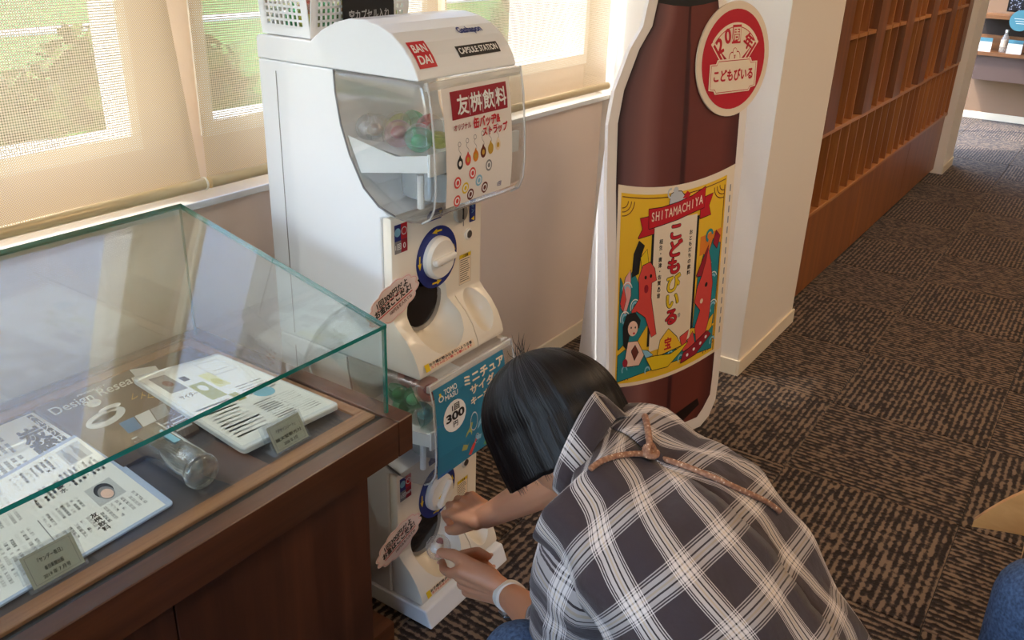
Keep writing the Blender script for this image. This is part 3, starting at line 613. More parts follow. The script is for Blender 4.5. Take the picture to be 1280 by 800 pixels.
def machine(zb, upper):
    dz = zb-.637
    lab = 'upper white capsule toy machine with straps poster behind its clear front' if upper else 'lower white capsule toy machine with blue poster behind its clear front'
    r = root('capsule_machine', (ML+MW/2, 1.25, zb), lab, 'capsule machine', None)
    o = lambda p: [(y, z+zb) for y, z in p]
    notch = [(1.245, .602), (1.243, .56), (1.232, .50), (1.212, .445), (1.178, .385), (1.14, .355), (1.10, .343)]
    tz = .602 if upper else .588
    if not upper: notch[0] = (1.245, .588)
    body = MB()
    poly = [(1.455, 0), (1.455, tz)]+notch+[(1.121, .336), (1.1365, .330), (1.1365, 0)]
    # side cheeks are the outline itself; the chamber stays open between them
    body.prism(o(poly), lambda p, q, a: (a, p, q), ML, ML+MW)
    ob = body.build('body', WHITE, r, bevel=.004)
    MB().tube([(ML-.0005, y, z+zb) for y, z in notch], .0022, 6).build('chamber_rim', mat('rim_grey', '77777a', .3, metal=.4), r)
    # seam line of the side door and the grained rear strip
    MB().box(ML-.0006, ML, 1.404, 1.406, zb+.01, zb+tz-.02).build('side_seam', GREYP, r)
    if upper:
        roof = [(1.455, .603), (1.455, .642), (1.45, .648), (1.302, .648)]
        for k in range(13):
            a = math.radians(150-k*9.4); roof.append((1.175+.155*-math.cos(a)*-1*-1 if False else 1.175-.0+.0, 0)) if False else None
        hump = [(1.298, .653), (1.27, .672), (1.235, .688), (1.20, .697), (1.165, .698), (1.13, .692), (1.10, .680), (1.075, .662), (1.055, .640), (1.043, .620), (1.037, .604)]
        roof += hump+[(1.040, .603)]
        MB().prism(o(roof), lambda p, q, a: (a, p, q), ML-.001, ML+MW+.001).build('roof', WHITE, r, bevel=.006, seg=3)
        # badges printed on the curved front of the roof
        def FR(u, v, h):       # u along x, v = arc from bottom of hump front
            pts = hump[::-1]; L = 0
            for (p0, p1) in zip(pts, pts[1:]):
                s = math.hypot(p1[0]-p0[0], p1[1]-p0[1])
                if v <= L+s or p1 is pts[-1]:
                    t = (v-L)/s; nrm = Vector((0, -(p1[1]-p0[1]), (p1[0]-p0[0]))).normalized()
                    return Vector((ML+u, p0[0]+(p1[0]-p0[0])*t, zb+p0[1]+(p1[1]-p0[1])*t))+nrm*(h+.0007)
                L += s
        P = Print(FR); P.rect(.012, .020, .062, .074, RED, n=6); P.text('BAN', .037, .058, .023, PAPER, bold=.03, h=.0006, w=.038); P.text('DAI', .037, .035, .023, PAPER, bold=.03, h=.0006, w=.036); P.build('logo_print', r); P = Print(FR)
        P.rect(.135, .030, .268, .053, INK, n=4); P.text('CAPSULE STATION', .2015, .0415, .017, PAPER, bold=.03, h=.0006, w=.122); P.build('name_print', r); P = Print(FR); P.text('Gashapon', .215, .088, .022, NAVY, bold=.045, h=.0006, w=.075); P.build('script_print', r)
    # clear dome: hollow sheet solid with rounded corners
    tzd = .603 if upper else .586
    dome = [(1.024, tzd), (1.014, .55), (1.007, .47), (1.005, .41), (1.008, .375), (1.018, .352), (1.038, .340), (1.06, .336), (1.119, .338), (1.14, .352), (1.178, .381), (1.213, .441), (1.234, .50), (1.246, .56), (1.248, tzd)]
    dm = MB().prism(o(dome), lambda p, q, a: (a, p, q), ML-.004, ML+MW+.004); od = dm.build('dome', DOME, r, bevel=.010, seg=3)
    for p in od.data.polygons: p.use_smooth = True
    # bright clear ribs on the dome edges
    for xx in (ML+.006, ML+MW-.004): MB().tube([(xx, y-.001, z+zb) for y, z in dome[:7]], .0022, 6).build('dome_rib', clear('rib_clear', (.9, .9, .88), haze=.35, rough=.1), r, smooth=True)
    MB().box(ML+.004, ML+MW-.002, 1.022, 1.028, zb+tzd-.016, zb+tzd-.002).build('dome_top_strip', clear('rib_clear2', (.9, .9, .88), haze=.45, rough=.1), r)
    # tray for capsules, feed drum
    tr = MB(); t0 = .462
    tr.add([(ML+.008, 1.215, zb+t0+.012), (ML+MW-.008, 1.215, zb+t0+.012), (ML+MW-.008, 1.025, zb+t0-.008), (ML+.008, 1.025, zb+t0-.008)], [(0, 1, 2, 3)])
    tr.box(ML+.007, ML+MW-.007, 1.018, 1.024, zb+t0-.03, zb+t0+.012); tr.prism([(1.222, zb+t0+.018), (1.10, zb+t0-.004), (1.022, zb+t0+.010), (1.022, zb+t0-.022), (1.10, zb+t0-.035), (1.19, zb+t0-.05)], lambda p, q, a: (a, p, q), ML+.006, ML+.009)
    tr.build('capsule_tray', mat('tray_white', 'e9eef0', .35), r)
    MB().lathe([(.085, 0), (.085, .055), (.07, .06)], (ML+.15, 1.10, zb+.362), n=28).build('feed_drum', mat('drum_grey', 'aab2b6', .25, coat=.3), r, auto=40)
    MB().tube([(ML+.03, 1.06, zb+.36), (ML+.03, 1.06, zb+.425)], .007, 10).build('tray_post', WHITE, r); MB().tube([(ML+.27, 1.06, zb+.36), (ML+.27, 1.06, zb+.425)], .007, 10).build('tray_post', WHITE, r)
    # front: panel above, bulging tray below, one moulding with scoops cut out
    fp = [(1.136, .002), (1.046, .002), (1.043, .010), (1.048, .028), (1.060, .055), (1.080, .082), (1.102, .102), (1.113, .115), (1.1135, .332), (1.121, .334), (1.136, .334)]
    fb = MB().prism(o(fp), lambda p, q, a: (a, p, q), ML+.003, ML+MW-.003).build('front_panel', CREAM, r, bevel=.0035)
    loc = fb.location
    c1 = MB().ball((ML+.112, 1.072, zb+.112), (.078, .078, .090), 40, k=24, R=Matrix.Rotation(-.35, 3, 'X')).build('cutter', CREAM); c2 = MB().ball((ML+.248, 1.068, zb+.080), (.037, .048, .058), 28, k=18, R=Matrix.Rotation(-.5, 3, 'X')).build('cutter', CREAM)
    c3 = MB().obox((ML+.203, 1.05, zb+.05), (.0015, 0, 0), (0, .06, 0), (0, 0, .075)).build('cutter', CREAM)
    bpy.context.view_layer.update(); boolcut(fb, [c1, c2, c3])
    fb.data.polygons.foreach_set('use_smooth', [True]*len(fb.data.polygons)); fb.data.set_sharp_from_angle(angle=math.radians(28))
    MB().lathe([(.0, 0), (.058, .0), (.063, .003), (.063, .010)], (ML+.098, 1.1355, zb+.135), (0, -1, .12), 30).build('capsule_door', DOOR, r, auto=40)
    MB().lathe([(.063, .006), (.070, .010), (.070, .003), (.063, .0)], (ML+.100, 1.133, zb+.133), (0, -1, .12), 34, cap=False).build('door_ring', GREYP, r, auto=40)
    # knob
    kc = Vector((ML+.144, 1.1133, zb+.217))
    kn = root; P = Print(plane_map(kc, (1, 0, 0), (0, 0, 1), (0, -1, 0))); P.ring(0, 0, .046, .068, NAVY, h=.0008, n=40)
    for a in (90, 0, 180, 270):
        an = math.radians(a+4); e = Vector((math.cos(an), math.sin(an))); t = Vector((-e.y, e.x)); q = e*.057
        P.poly([tuple(q+t*.012), tuple(q-t*.004+e*.006), tuple(q-t*.004-e*.006)], YEL, h=.0013); P.line([tuple(q-t*.004), tuple(q-t*.020-e*.002)], .004, YEL, h=.0013)
    P.build('knob_ring', r)
    k_ = MB().lathe([(.0465, 0), (.0465, .010), (.042, .016), (.040, .018), (.0, .019)], kc, (0, -1, 0), 36).build('knob', KNOBW, r, auto=35)
    ang = .05 if upper else .9
    d = Vector((math.cos(ang), 0, math.sin(ang))); u_ = Vector((-math.sin(ang), 0, math.cos(ang)))
    MB().obox(kc+Vector((0, -.023, 0)), d*.036, u_*.0075, Vector((0, .007, 0))).build('grip', KNOBW, k_, bevel=.006, seg=3)
    P = Print(plane_map(kc+Vector((0, -.0195, 0)), (1, 0, 0), (0, 0, 1), (0, -1, 0)))
    P.poly([(-.020, -.004), (-.006, .004), (-.006, -.014)], YEL, h=.0006); P.build('arrow_mark', k_)
    # coin slot dial, lock, labels
    Fp = plane_map((ML, 1.1133, zb), (1, 0, 0), (0, 0, 1), (0, -1, 0))
    MB().lathe([(.021, 0), (.021, .006), (.018, .009), (0, .010)], (ML+.222, 1.1135, zb+.296), (0, -1, 0), 26).build('coin_dial', mat('dial_grey', '9a958c', .35), r, auto=35)
    MB().box(ML+.221, ML+.2235, 1.102, 1.104, zb+.283, zb+.309).build('coin_slot', BLACK, r)
    lk = MB().lathe([(.013, 0), (.013, .003), (.009, .004), (.009, .002), (0, .002)], (ML+.254, 1.1135, zb+.240), (0, -1, 0), 20).build('lock', KNOBW, r, auto=35)
    MB().lathe([(.0085, 0), (.0085, .0045), (0, .005)], (ML+.254, 1.1135, zb+.240), (0, -1, 0), 16).build('key_cylinder', mat('lock_steel', '8c8c88', .3, metal=.9), lk)
    MB().box(ML+.235, ML+.237, 1.1125, 1.1133, zb+.262, zb+.275).build('hinge_mark', GREYP, r)
    P = Print(Fp)
    pill = lambda x, z, w_, h_: [(x+w_/2*math.copysign(1, math.cos(t)) * min(1, abs(math.cos(t))*1.4), z+h_/2*math.copysign(1, math.sin(t))*min(1, abs(math.sin(t))*1.4)) for t in [2*PI*k/24 for k in range(24)]]
    P.poly(pill(ML*0+.268, .296, .022, .062), NAVY, h=.0006); P.vtext('コイン', .268, .312, .011, LBLUE, h=.0011, bold=.03); P.poly([(.262, .272), (.274, .277), (.274, .267)], YEL, h=.0011); P.build('coin_label', r); P = Print(Fp)
    P.poly([(.115, .300), (.158, .300), (.165, .312), (.160, .322), (.122, .322), (.112, .312)], NAVY, h=.0006); P.poly([(.15, .318), (.163, .316), (.155, .308)], YEL, h=.001); P.build('lever_label', r); P = Print(Fp)
    P.rect(.012, .258, .050, .318, NAVY, h=.0006); P.rect(.031, .285, .050, .318, RED, h=.0008); P.disc(.021, .302, .009, LBLUE, h=.001, n=14); P.disc(.0405, .302, .0085, PAPER, h=.001, n=14); P.disc(.0405, .302, .0065, RED, h=.0012, n=14)
    P.rect(.012, .258, .031, .284, GREY, h=.0008); P.rect(.031, .258, .050, .284, DARKRED, h=.0008); P.text('1回', .0215, .271, .014, PAPER, h=.0011); P.text('300円' if not upper else '0', .0405, .271, .016 if upper else .008, PAPER, bold=.03, h=.0011); P.build('price_label', r); P = Print(Fp)
    P.rect(.222, .128, .264, .198, CREAMP, h=.0005); P.line([(.222, .128), (.264, .128), (.264, .198), (.222, .198), (.222, .128)], .0007, GREY, h=.0008); P.rect(.2225, .189, .2635, .1975, YEL, h=.0009); P.text('ご注意', .243, .193, .007, INK, h=.0012)
    for k in range(11): P.rect(.225, .184-k*.005, .225+random.uniform(.026, .036), .1855-k*.005, INK, h=.0008)
    P.build('caution_label', r)
    # warning strip on the tray lip
    def FT(u, v, h): return Vector((ML+u, 1.0465-.006+v*.35*0+v*.42, zb+.016+v*.9))+Vector((0, -.9, .4))*(h+.0016)
    P = Print(FT); P.rect(.018, .0, .185, .016, CREAMP); P.rect(.018, .0, .032, .016, YEL, h=.0006)
    P.text('お子様が飲み込まないよう注意', .105, .011, .007, INK, h=.0008, w=.145, bold=.04); P.text('カプセルはゴミ箱へ お願いします', .105, .0045, .006, RED, h=.0008, w=.14, bold=.03); P.build('warning_strip', r)
    # cloud-shaped card taped to the panel, hanging over the left edge
    cc = Vector((ML+.0, 1.1085, zb+.165)); cr = .30; e1 = Vector((math.cos(cr), 0, math.sin(cr))); e2 = Vector((-math.sin(cr), 0, math.cos(cr)))
    Fc = lambda u, v, h: cc+e1*u+e2*v+Vector((0, -1, 0))*h
    lobes = []
    for k in range(12):
        t0_ = 2*PI*k/12
        for j in range(5):
            t = t0_+2*PI/12*j/5; s = 1+.11*math.sin(PI*j/5); lobes.append((.074*s*math.cos(t), .036*s*math.sin(t)*(1.05)))
    MB().prism(lobes, Fc, 0, .0012).build('cloud_card', mat('cloud_card', 'f3e2de', .5), r)
    P = Print(lambda u, v, h: Fc(u, v, h+.0013)); P.line([(a*.95, b*.93) for a, b in lobes]+[(lobes[0][0]*.95, lobes[0][1]*.93)], .0012, PINK, h=.0002)
    P.text('1回300円だよ', 0, .017, .017, INK, bold=.04, w=.095); P.text('お金はここだよ!', -.002, 0, .018, INK, bold=.06, w=.112); P.line([(-.055, -.011), (.056, -.011)], .0025, RED); P.line([(-.05, .0085), (.03, .0085)], .0016, RED); P.text('100円玉を入れてね', .015, -.02, .010, BROWNP, w=.07); P.build('cloud_lettering', r)
    return r, dome
def dome_y(dome, z):
    pts = [(q, y) for y, q in dome[:5]]
    for (z0, y0), (z1, y1) in zip(pts, pts[1:]):
        if z <= z0 and z >= z1: return y0+(y1-y0)*(z0-z)/(z0-z1)
    return pts[0][1] if z > pts[0][0] else pts[-1][1]
UP, dome_ = machine(.637, True)
LO, dome2 = machine(.047, False)
tag(MB().prism([(1.012, 0), (1.030, .045), (1.46, .045), (1.46, 0)], lambda p, q, a: (a, p, q), ML-.003, ML+MW+.003).build('machine_base', WHITE, None, bevel=.004), 'white plastic base under the stacked capsule machines', 'base')
# posters inside the dome fronts
def poster_map(zb, x0, w_, z0, h_, dome):
    return lambda u, v, h: Vector((ML+x0+u*w_, dome_y(dome, z0+v*h_)-.0022-h, zb+z0+v*h_))
zb = .637; F = poster_map(zb, .038, .215, .368, .220, dome_)
P = Print(F); P.h = .0004; P.rect(0, 0, 1, 1, mat('poster_paper', 'efe9e2', .45), h=0, n=8)
P.h = .0012; P.rect(.11, .735, .94, .965, DARKRED, n=6, h=.0008); P.h = .0018
for k, ch in enumerate('友桝飲料'): P.text(ch, .265+.19*k, .835, .17, PAPER, bold=.03)
for k in range(3): P.line([(.36+.19*k, .91), (.36+.19*k, .75)], .006, PAPER, h=.0018)
P.text('オリジナル', .24, .665, .06, DARKRED, bold=.03, w=.24); P.text('缶バッヂ&', .60, .665, .10, RED, bold=.05, w=.40); P.text('ストラップ', .72, .575, .085, RED, bold=.05, w=.38)
P.h = .0004
for k, m in enumerate((INK, CORAL, ORANGE, BROWNP, GOLD, CREAMP)):
    u = .19+.115*k; v = .36+.014*k; P.line([(u+.0*q+.018*math.sin(q*1.2), v+.05+.02*q) for q in range(6)], .004, GREY); P.ring(u, v+.165, .017, .022, GREY, n=12); P.disc(u, v, .042, m, ry=.05, h=.0005); P.poly([(u-.022, v+.038), (u+.022, v+.038), (u, v+.075)], m, h=.0005); P.disc(u, v, .020, PAPER if m is INK else GOLD, ry=.024, h=.0007)
for (u, v, m) in ((.15, .20, CORAL), (.37, .245, CORAL), (.62, .27, GREY), (.27, .13, YEL), (.47, .16, LBLUE), (.355, .055, BROWNP), (.57, .075, BROWNP), (.16, .035, CORAL)): P.disc(u, v, .05, m, ry=.052); P.disc(u, v, .034, PAPER, ry=.035, h=.0006); P.disc(u, v, .02, m, ry=.022, h=.0008)
P.text('1回', .80, .06, .05, NAVY, bold=.02); P.build('poster', UP)
zb = .047; F = poster_map(zb, .012, .250, .362, .212, dome2)
P = Print(F); P.h = .0004; P.rect(0, 0, 1, 1, mat('poster_blue', '2f7f9f', .45), h=0, n=8); P.poly([(0, 0), (.18, 0), (.32, .5), (0, .62)], mat('poster_blue_b', '3a6fb4', .45), h=.0002)
P.h = .0014; P.text('TOMO', .21, .925, .075, PAPER, bold=.03, w=.17); P.text('MASU', .21, .86, .075, PAPER, bold=.03, w=.17); P.ring(.075, .885, .022, .034, PAPER, n=16); P.rect(.06, .90, .085, .94, YEL)
P.text('ミニチュア', .68, .90, .12, CREAMP, bold=.05, w=.58); P.text('サイダー', .70, .77, .11, CREAMP, bold=.05, w=.46); P.text('キーホルダー', .74, .645, .10, CREAMP, bold=.05, w=.54)
P.disc(.24, .62, .155, PAPER, ry=.17, h=.0008); P.text('1回', .25, .71, .08, INK, bold=.03); P.text('300', .24, .62, .12, INK, bold=.05, w=.24); P.text('円', .24, .53, .07, INK, bold=.03)
P.h = .0006
def minibottle(u, v, s, m, rot):
    q = [(-.035, -.12), (.035, -.12), (.035, .04), (.014, .08), (.014, .13), (-.014, .13), (-.014, .08), (-.035, .04)]
    P.poly([(u+(a*math.cos(rot)-b*math.sin(rot))*s, v+(a*math.sin(rot)+b*math.cos(rot))*s) for a, b in q], m, h=.0005)
    P.ring(u-.17*s*math.sin(rot)*-1*0+.07*s, v+.12*s, .04*s, .046*s, LGREY, n=16, sy=2)
minibottle(.42, .27, 1.2, OLIVE, -.35); minibottle(.60, .30, 1.2, LBLUE, -.2); minibottle(.78, .30, 1.2, TEAL, 0); minibottle(.50, .10, .7, CORAL, -.5); minibottle(.72, .10, .7, GREEN, -.4)
P.text('全5種', .88, .06, .05, PAPER); P.build('poster', LO)
# capsules on the upper tray
YG, GRN, CLR, REDC, PUR = (.82, .86, .35), (.35, .80, .58), (.86, .88, .90), (.92, .35, .30), (.8, .55, .6)
zt1 = .637+.462
for (px_, py_, xo, colr, pz_, lab) in ((452, 183, .045, CLR, 'b9bec4', 'clear capsule at the left rear of the upper machine'), (498, 176, .10, YG, 'c4b83a', 'pale yellow-green capsule highest in the upper machine'), (474, 202, .05, CLR, '8a5a3a', 'clear capsule with brown prize on the upper tray'), (499, 197, .04, PUR, '9a3038', 'clear capsule with red prize on the upper tray'), (524, 190, .04, GRN, '2fae88', 'green capsule at the front corner of the upper machine'), (516, 165, .13, GRN, '9ac8a0', 'pale green capsule behind the yellow-green one'), (537, 160, .12, REDC, 'd23a2c', 'red capsule seen beside the straps poster'), (549, 196, .09, YG, 'c8c030', 'yellow capsule half hidden behind the straps poster')):
    q = at_x(px_, py_, ML+xo); q.y = min(max(q.y, 1.052), 1.20); q = Vector((ML+xo, q.y, q.z)); q.z = max(q.z, zt1+.030)
    capsule(q, .0275, colr, pz_, lab)
zt2 = .047+.462
for (px_, py_, xo, colr, pz_, lab) in ((500, 488, .035, GRN, '3c9a5a', 'green capsule topmost at the left of the lower machine'), (520, 497, .04, GRN, 'e8f0e8', 'green capsule with white prize in the lower machine'), (526, 522, .035, (.45, .8, .85), '4aa0b0', 'teal capsule low in the front corner of the lower machine'), (505, 515, .04, GRN, '2c7a48', 'dark green capsule at the rear of the lower machine'), (536, 486, .05, REDC, 'b03038', 'reddish capsule beside the blue poster'), (512, 470, .10, REDC, 'a83030', 'red capsule behind the green ones in the lower machine')):
    q = at_x(px_, py_, ML+xo); q = Vector((ML+xo, min(max(q.y, 1.052), 1.19), max(q.z, zt2+.030))); q.z = min(q.z, .047+.55)
    capsule(q, .0275, colr, pz_, lab)
cap_held = capsule(at_y(548, 684, .90), .0255, (.93, .92, .9), 'efe4d6', 'clear capsule with white and red prize held in fingertips', R=(-.3, -.9, .5))
MB().ball(Vector(cap_held.location)+Vector((.009, .004, .004)), (.009, .007, .011), 12, k=8).build('red_wrapper', mat('prize_red', '8c2a34', .5), cap_held, smooth=True)

# ---------------------------------------------------------------- basket on the machines
bk = root('plastic_basket', (1.39, 1.40, 1.286), 'white plastic basket with square holes on top of the machines', 'basket')
bx0, bx1, by0, by1, bz0, bz1 = 1.252, 1.535, 1.318, 1.452, 1.2865, 1.42
def gridwall(F, L, H, hx, hz, m=WHITE, name='side'):
    """wall with real square holes: four strips round each hole"""
    mb = MB(); nx = int((L-.03)/hx); nz = int((H-.02)/hz); ox = (L-nx*hx)/2; oz = .018; w_ = .0045
    for t0_, t1_ in ((0, 1),):
        mb.prism([(0, 0), (L, 0), (L, oz), (0, oz)], F, 0, .002); zt__ = oz+nz*hz; mb.prism([(0, zt__), (L, zt__), (L, H), (0, H)], F, 0, .002)
        mb.prism([(0, oz), (ox, oz), (ox, zt__), (0, zt__)], F, 0, .002); mb.prism([(L-ox, oz), (L, oz), (L, zt__), (L-ox, zt__)], F, 0, .002)
        for i in range(nx): mb.prism([(ox+i*hx-w_/2, oz), (ox+i*hx+w_/2, oz), (ox+i*hx+w_/2, zt__), (ox+i*hx-w_/2, zt__)], F, 0, .002)
        for k in range(nz): mb.prism([(ox, oz+k*hz-w_/2), (L-ox, oz+k*hz-w_/2), (L-ox, oz+k*hz+w_/2), (ox, oz+k*hz+w_/2)], F, 0, .0021)
    return mb.build(name, m, bk)
fl_ = .10
gridwall(lambda p, q, a: (bx0-q*fl_+a, by1-p, bz0+q), by1-by0, bz1-bz0, .0125, .0125)
gridwall(lambda p, q, a: (bx1+q*fl_-a, by0+p, bz0+q), by1-by0, bz1-bz0, .0125, .0125)
gridwall(lambda p, q, a: (bx0+p, by0-q*fl_+a, bz0+q), bx1-bx0, bz1-bz0, .0125, .0125)
gridwall(lambda p, q, a: (bx1-p, by1+q*fl_*.0-a, bz0+q), bx1-bx0, bz1-bz0, .0125, .0125)
MB().box(bx0, bx1, by0, by1, bz0, bz0+.003).build('floor_panel', WHITE, bk)
for k in range(14):
    cl = [(YG, 'c8c030', 'yellow'), (GRN, '34b060', 'green'), (REDC, 'e06030', 'orange-red'), (GRN, '5ac840', 'green')][k % 4]
    q = Vector((1.283+(k % 5)*.055, 1.352+((k//5) % 2)*.058, bz0+.034+(.05 if k >= 10 else 0)))
    if k >= 10: q.x += .028; q.y = 1.385
    capsule(q, .0268, cl[0], cl[1], '%s capsule lying in the white plastic basket' % cl[2], '%s capsules in the basket' % cl[2])
sg = root('basket_sign', (1.44, 1.30, 1.30), 'black sign card hanging on the front of the basket', 'sign')
a0 = at_y(427, 23, 1.307); b0 = at_y(490, 19, 1.307); sx0, sx1 = a0.x, min(b0.x, 1.53)
MB().box(sx0, sx1, 1.3015, 1.3045, 1.302, 1.40).build('card', BLACK, sg)
P = Print(plane_map((sx0, 1.3013, 1.302), (1, 0, 0), (0, 0, 1), (0, -1, 0))); P.text('空カプセル入れ', (sx1-sx0)/2, .022, .02, LGREY, w=(sx1-sx0)*.8); P.build('lettering', sg)

# ================================================================ BOTTLE STANDEE
SD = Vector((.953, -.303, 0)).normalized(); SP = Vector((2.499, .878, 0)); la = math.radians(4); SN_ = Vector((-SD.y, SD.x, 0)); SU = SN_*math.sin(la)+Vector((0, 0, 1))*math.cos(la); SNb = SD.cross(SU)
FS = lambda s, t, h: SP+SD*s+SU*t+SNb*h
CC = -.195
Lo = [(-.175, .004), (-.215, .03), (-.243, .08), (-.250, .15), (-.256, .386), (-.283, .857), (-.284, 1.034), (-.265, 1.118), (-.215, 1.217), (-.169, 1.274), (-.152, 1.337), (-.142, 1.5), (-.138, 1.70), (-.12, 1.74)]
# outline measured about the bottle's centre line; the left and right edges are parallel
def wid(t, pts):
    for (w0, t0), (w1, t1) in zip(pts, pts[1:]):
        if t0 <= t <= t1: return w0+(w1-w0)*(t-t0)/(t1-t0)
    return pts[-1][0]
halfo = [(-w_, t) for w_, t in Lo]
outer = [(CC+w_, t) for w_, t in [(-a, b) for a, b in halfo]]+[(CC+a, b) for a, b in halfo[::-1]]
st = root('bottle_standee', SP-SD*.195+Vector((0, .0, 0)), 'tall cutout standee of a brown bottle with yellow label', 'standee')
MB().prism(outer, FS, -.012, 0).build('board', mat('standee_card', 'eee4da', .6), st)
def bottle_mat():
    m, n, b, out = newmat('bottle_print_brown'); tc = N(n, 'ShaderNodeTexCoord'); sx = N(n, 'ShaderNodeSeparateXYZ'); mp = N(n, 'ShaderNodeMapping'); n.links.new(tc.outputs['UV'], sx.inputs[0])
    r = ramp(n, [(0, lin('2a1a20')), (.06, lin('6a4a4c')), (.22, lin('8a5c58')), (.34, lin('6e3a34')), (.50, lin('62302a')), (.515, lin('401c20')), (.54, lin('401c20')), (.56, lin('6e342c')), (.85, lin('70342a')), (1, lin('4a2020'))])
    n.links.new(sx.outputs[0], r.inputs[0]); n.links.new(r.outputs[0], b.inputs['Base Color']); b.inputs['Roughness'].default_value = .35; return m
half_i = [(max(a-.034, .01), b) for a, b in halfo]
mb = MB(); ts = [.045, .07, .11, .17, .3, .6, .857, 1.0, 1.034, 1.08, 1.118, 1.17, 1.217, 1.274, 1.337, 1.5, 1.70]
vs, uv = [], []
for t in ts:
    w_ = wid(t, [(a, b) for a, b in half_i]); w_ -= .10*max(0, .11-t)/.11*.6
    for k in range(9): s = -1+2*k/8; vs.append(FS(CC+s*w_, t, .0006)); uv.append(((s+1)/2, t))
mb.add(vs, [(i*9+k, i*9+k+1, (i+1)*9+k+1, (i+1)*9+k) for i in range(len(ts)-1) for k in range(8)], 0, uv); mb.build('bottle_picture', bottle_mat(), st)
P = Print(FS); P.poly([(CC-.118, 1.33), (CC-.06, 1.322), (CC, 1.318), (CC+.06, 1.322), (CC+.118, 1.33), (CC+.11, 1.5), (CC-.11, 1.5)], INK, h=.0009); P.poly([(CC-.10, 1.50), (CC+.10, 1.50), (CC+.10, 1.72), (CC-.10, 1.72)], GOLD, h=.0010); P.build('cap_picture', st); P = Print(FS)
P.poly([(CC-.07, .047), (CC+.07, .047), (CC+.16, .09), (CC+.15, .115), (CC, .08), (CC-.15, .115), (CC-.16, .09)], mat('bottle_print_dark', '1c0f10', .4), h=.0009)
P.build('base_picture', st)
def dip(a): return -.032*(1-(2*a-1)**2)
def FL(a, b, h): s = -.436+.489*a; t = .268+b*.598+dip(a)+.006*(1-a)*(1 if b > .5 else 0); return FS(s, t, .001+h)
P = Print(FL); cols = 16
def strip(a0, b0, a1, b1, m, h):
    K = 14; mb = P.mb; P_ = []; Fc = []
    for i in range(K+1): a = a0+(a1-a0)*i/K; P_ += [P.F(a, b0, h), P.F(a, b1, h)]
    mb.add(P_, [(2*i, 2*i+2, 2*i+3, 2*i+1) for i in range(K)], P.mi(m))
strip(0, 0, 1, 1, CREAMP, 0); strip(.025, .02, .93, .965, LABY, .0002)
for b_, hb in ((.025, .006), (.945, .005)): strip(.035, b_, .92, b_+hb, BROWNP if b_ > .5 else YEL, .0004)
P.line([(.915, .02+.05*k) for k in range(19)], .006, BROWNP, h=.0004)
for (u, v, a0) in ((.035, .93, -90), (.915, .93, 180), (.035, .035, 0), (.915, .035, 90)):
    for rr_ in (.05, .075, .10): P.ring(u, v, rr_-.006, rr_, BROWNP, h=.0005, n=8, a0=math.radians(a0), a1=math.radians(a0+90), sy=.75)
def blob(pts, m, h, ol=True):
    if ol:
        cx = sum(p[0] for p in pts)/len(pts); cy = sum(p[1] for p in pts)/len(pts)
        P.line(pts+[pts[0]], .008, INK, h=h-.00005)
    P.poly(pts, m, h=h)
def wavy(u, v, s, m, h, flip=1):
    pts = [(u-.10*s, v-.05*s)]+[(u+(-.10+.02*k)*s, v+(.03*math.sin(k*.6)+.02)*s) for k in range(8)]+[(u+.08*s*flip, v+.09*s), (u+.12*s*flip, v+.02*s), (u+.10*s, v-.05*s)]
    blob(pts, m, h)
# sea, left and right
blob([(.04, .03), (.90, .04), (.90, .17), (.80, .13), (.70, .19), (.60, .13), (.48, .15), (.36, .10), (.26, .17), (.16, .14), (.10, .20), (.04, .17)], TEAL, .0008)
blob([(.04, .20), (.10, .24), (.18, .22), (.30, .34), (.31, .55), (.26, .62), (.20, .52), (.14, .60), (.08, .50), (.04, .56)], TEAL, .0007)
blob([(.70, .22), (.90, .18), (.91, .62), (.84, .66), (.80, .58), (.76, .60), (.72, .50)], TEAL, .0007)
strip(.72, .60, .915, .70, mat('label_orange', 'e8842c', .5), .0005); 
for (u, v) in ((.10, .50), (.17, .42), (.09, .36), (.86, .44), (.82, .34), (.88, .28), (.80, .52)): P.ring(u, v, .018, .030, LBLUE, h=.0011, n=10, a0=.3, a1=4.2); P.ring(u, v, .036, .042, PAPER, h=.0011, n=10, a0=.3, a1=3.6)
for k in range(9): P.ring(.10+.10*k, .09+.03*math.sin(k*2), .016, .026, LBLUE, h=.0011, n=9, a0=0, a1=3.8)
# dark mountain and pink waves at the left
blob([(.13, .56), (.14, .68), (.18, .745), (.23, .72), (.20, .66), (.19, .58)], INK, .0010, False); blob([(.20, .66), (.25, .70), (.27, .62), (.22, .58)], YEL, .0011)
blob([(.05, .42), (.08, .56), (.12, .60), (.13, .48), (.09, .38)], PINK, .0010); blob([(.045, .44), (.07, .52), (.09, .46), (.07, .40)], CORAL, .0012)
# white tall panel with its dark posts, ribbon above
P.rect(.285, .20, .305, .80, INK, h=.0012, n=6); P.rect(.675, .22, .695, .82, INK, h=.0012, n=6); P.rect(.305, .17, .675, .83, CREAMP, h=.0013, n=8)
blob([(.17, .755), (.30, .775), (.30, .865), (.18, .85), (.205, .80)], RED, .0015); blob([(.70, .80), (.80, .80), (.775, .85), (.81, .905), (.70, .90)], RED, .0015)
blob([(.255, .80), (.36, .815), (.50, .83), (.62, .845), (.73, .85), (.735, .955), (.62, .93), (.50, .915), (.36, .90), (.25, .895)], RED, .0017)
for k, ch in enumerate('SHITAMACHIYA'): P.text(ch, .285+.0375*k, .855+.0035*k, .062, CREAMP, bold=.02, h=.0021, sx=.8)
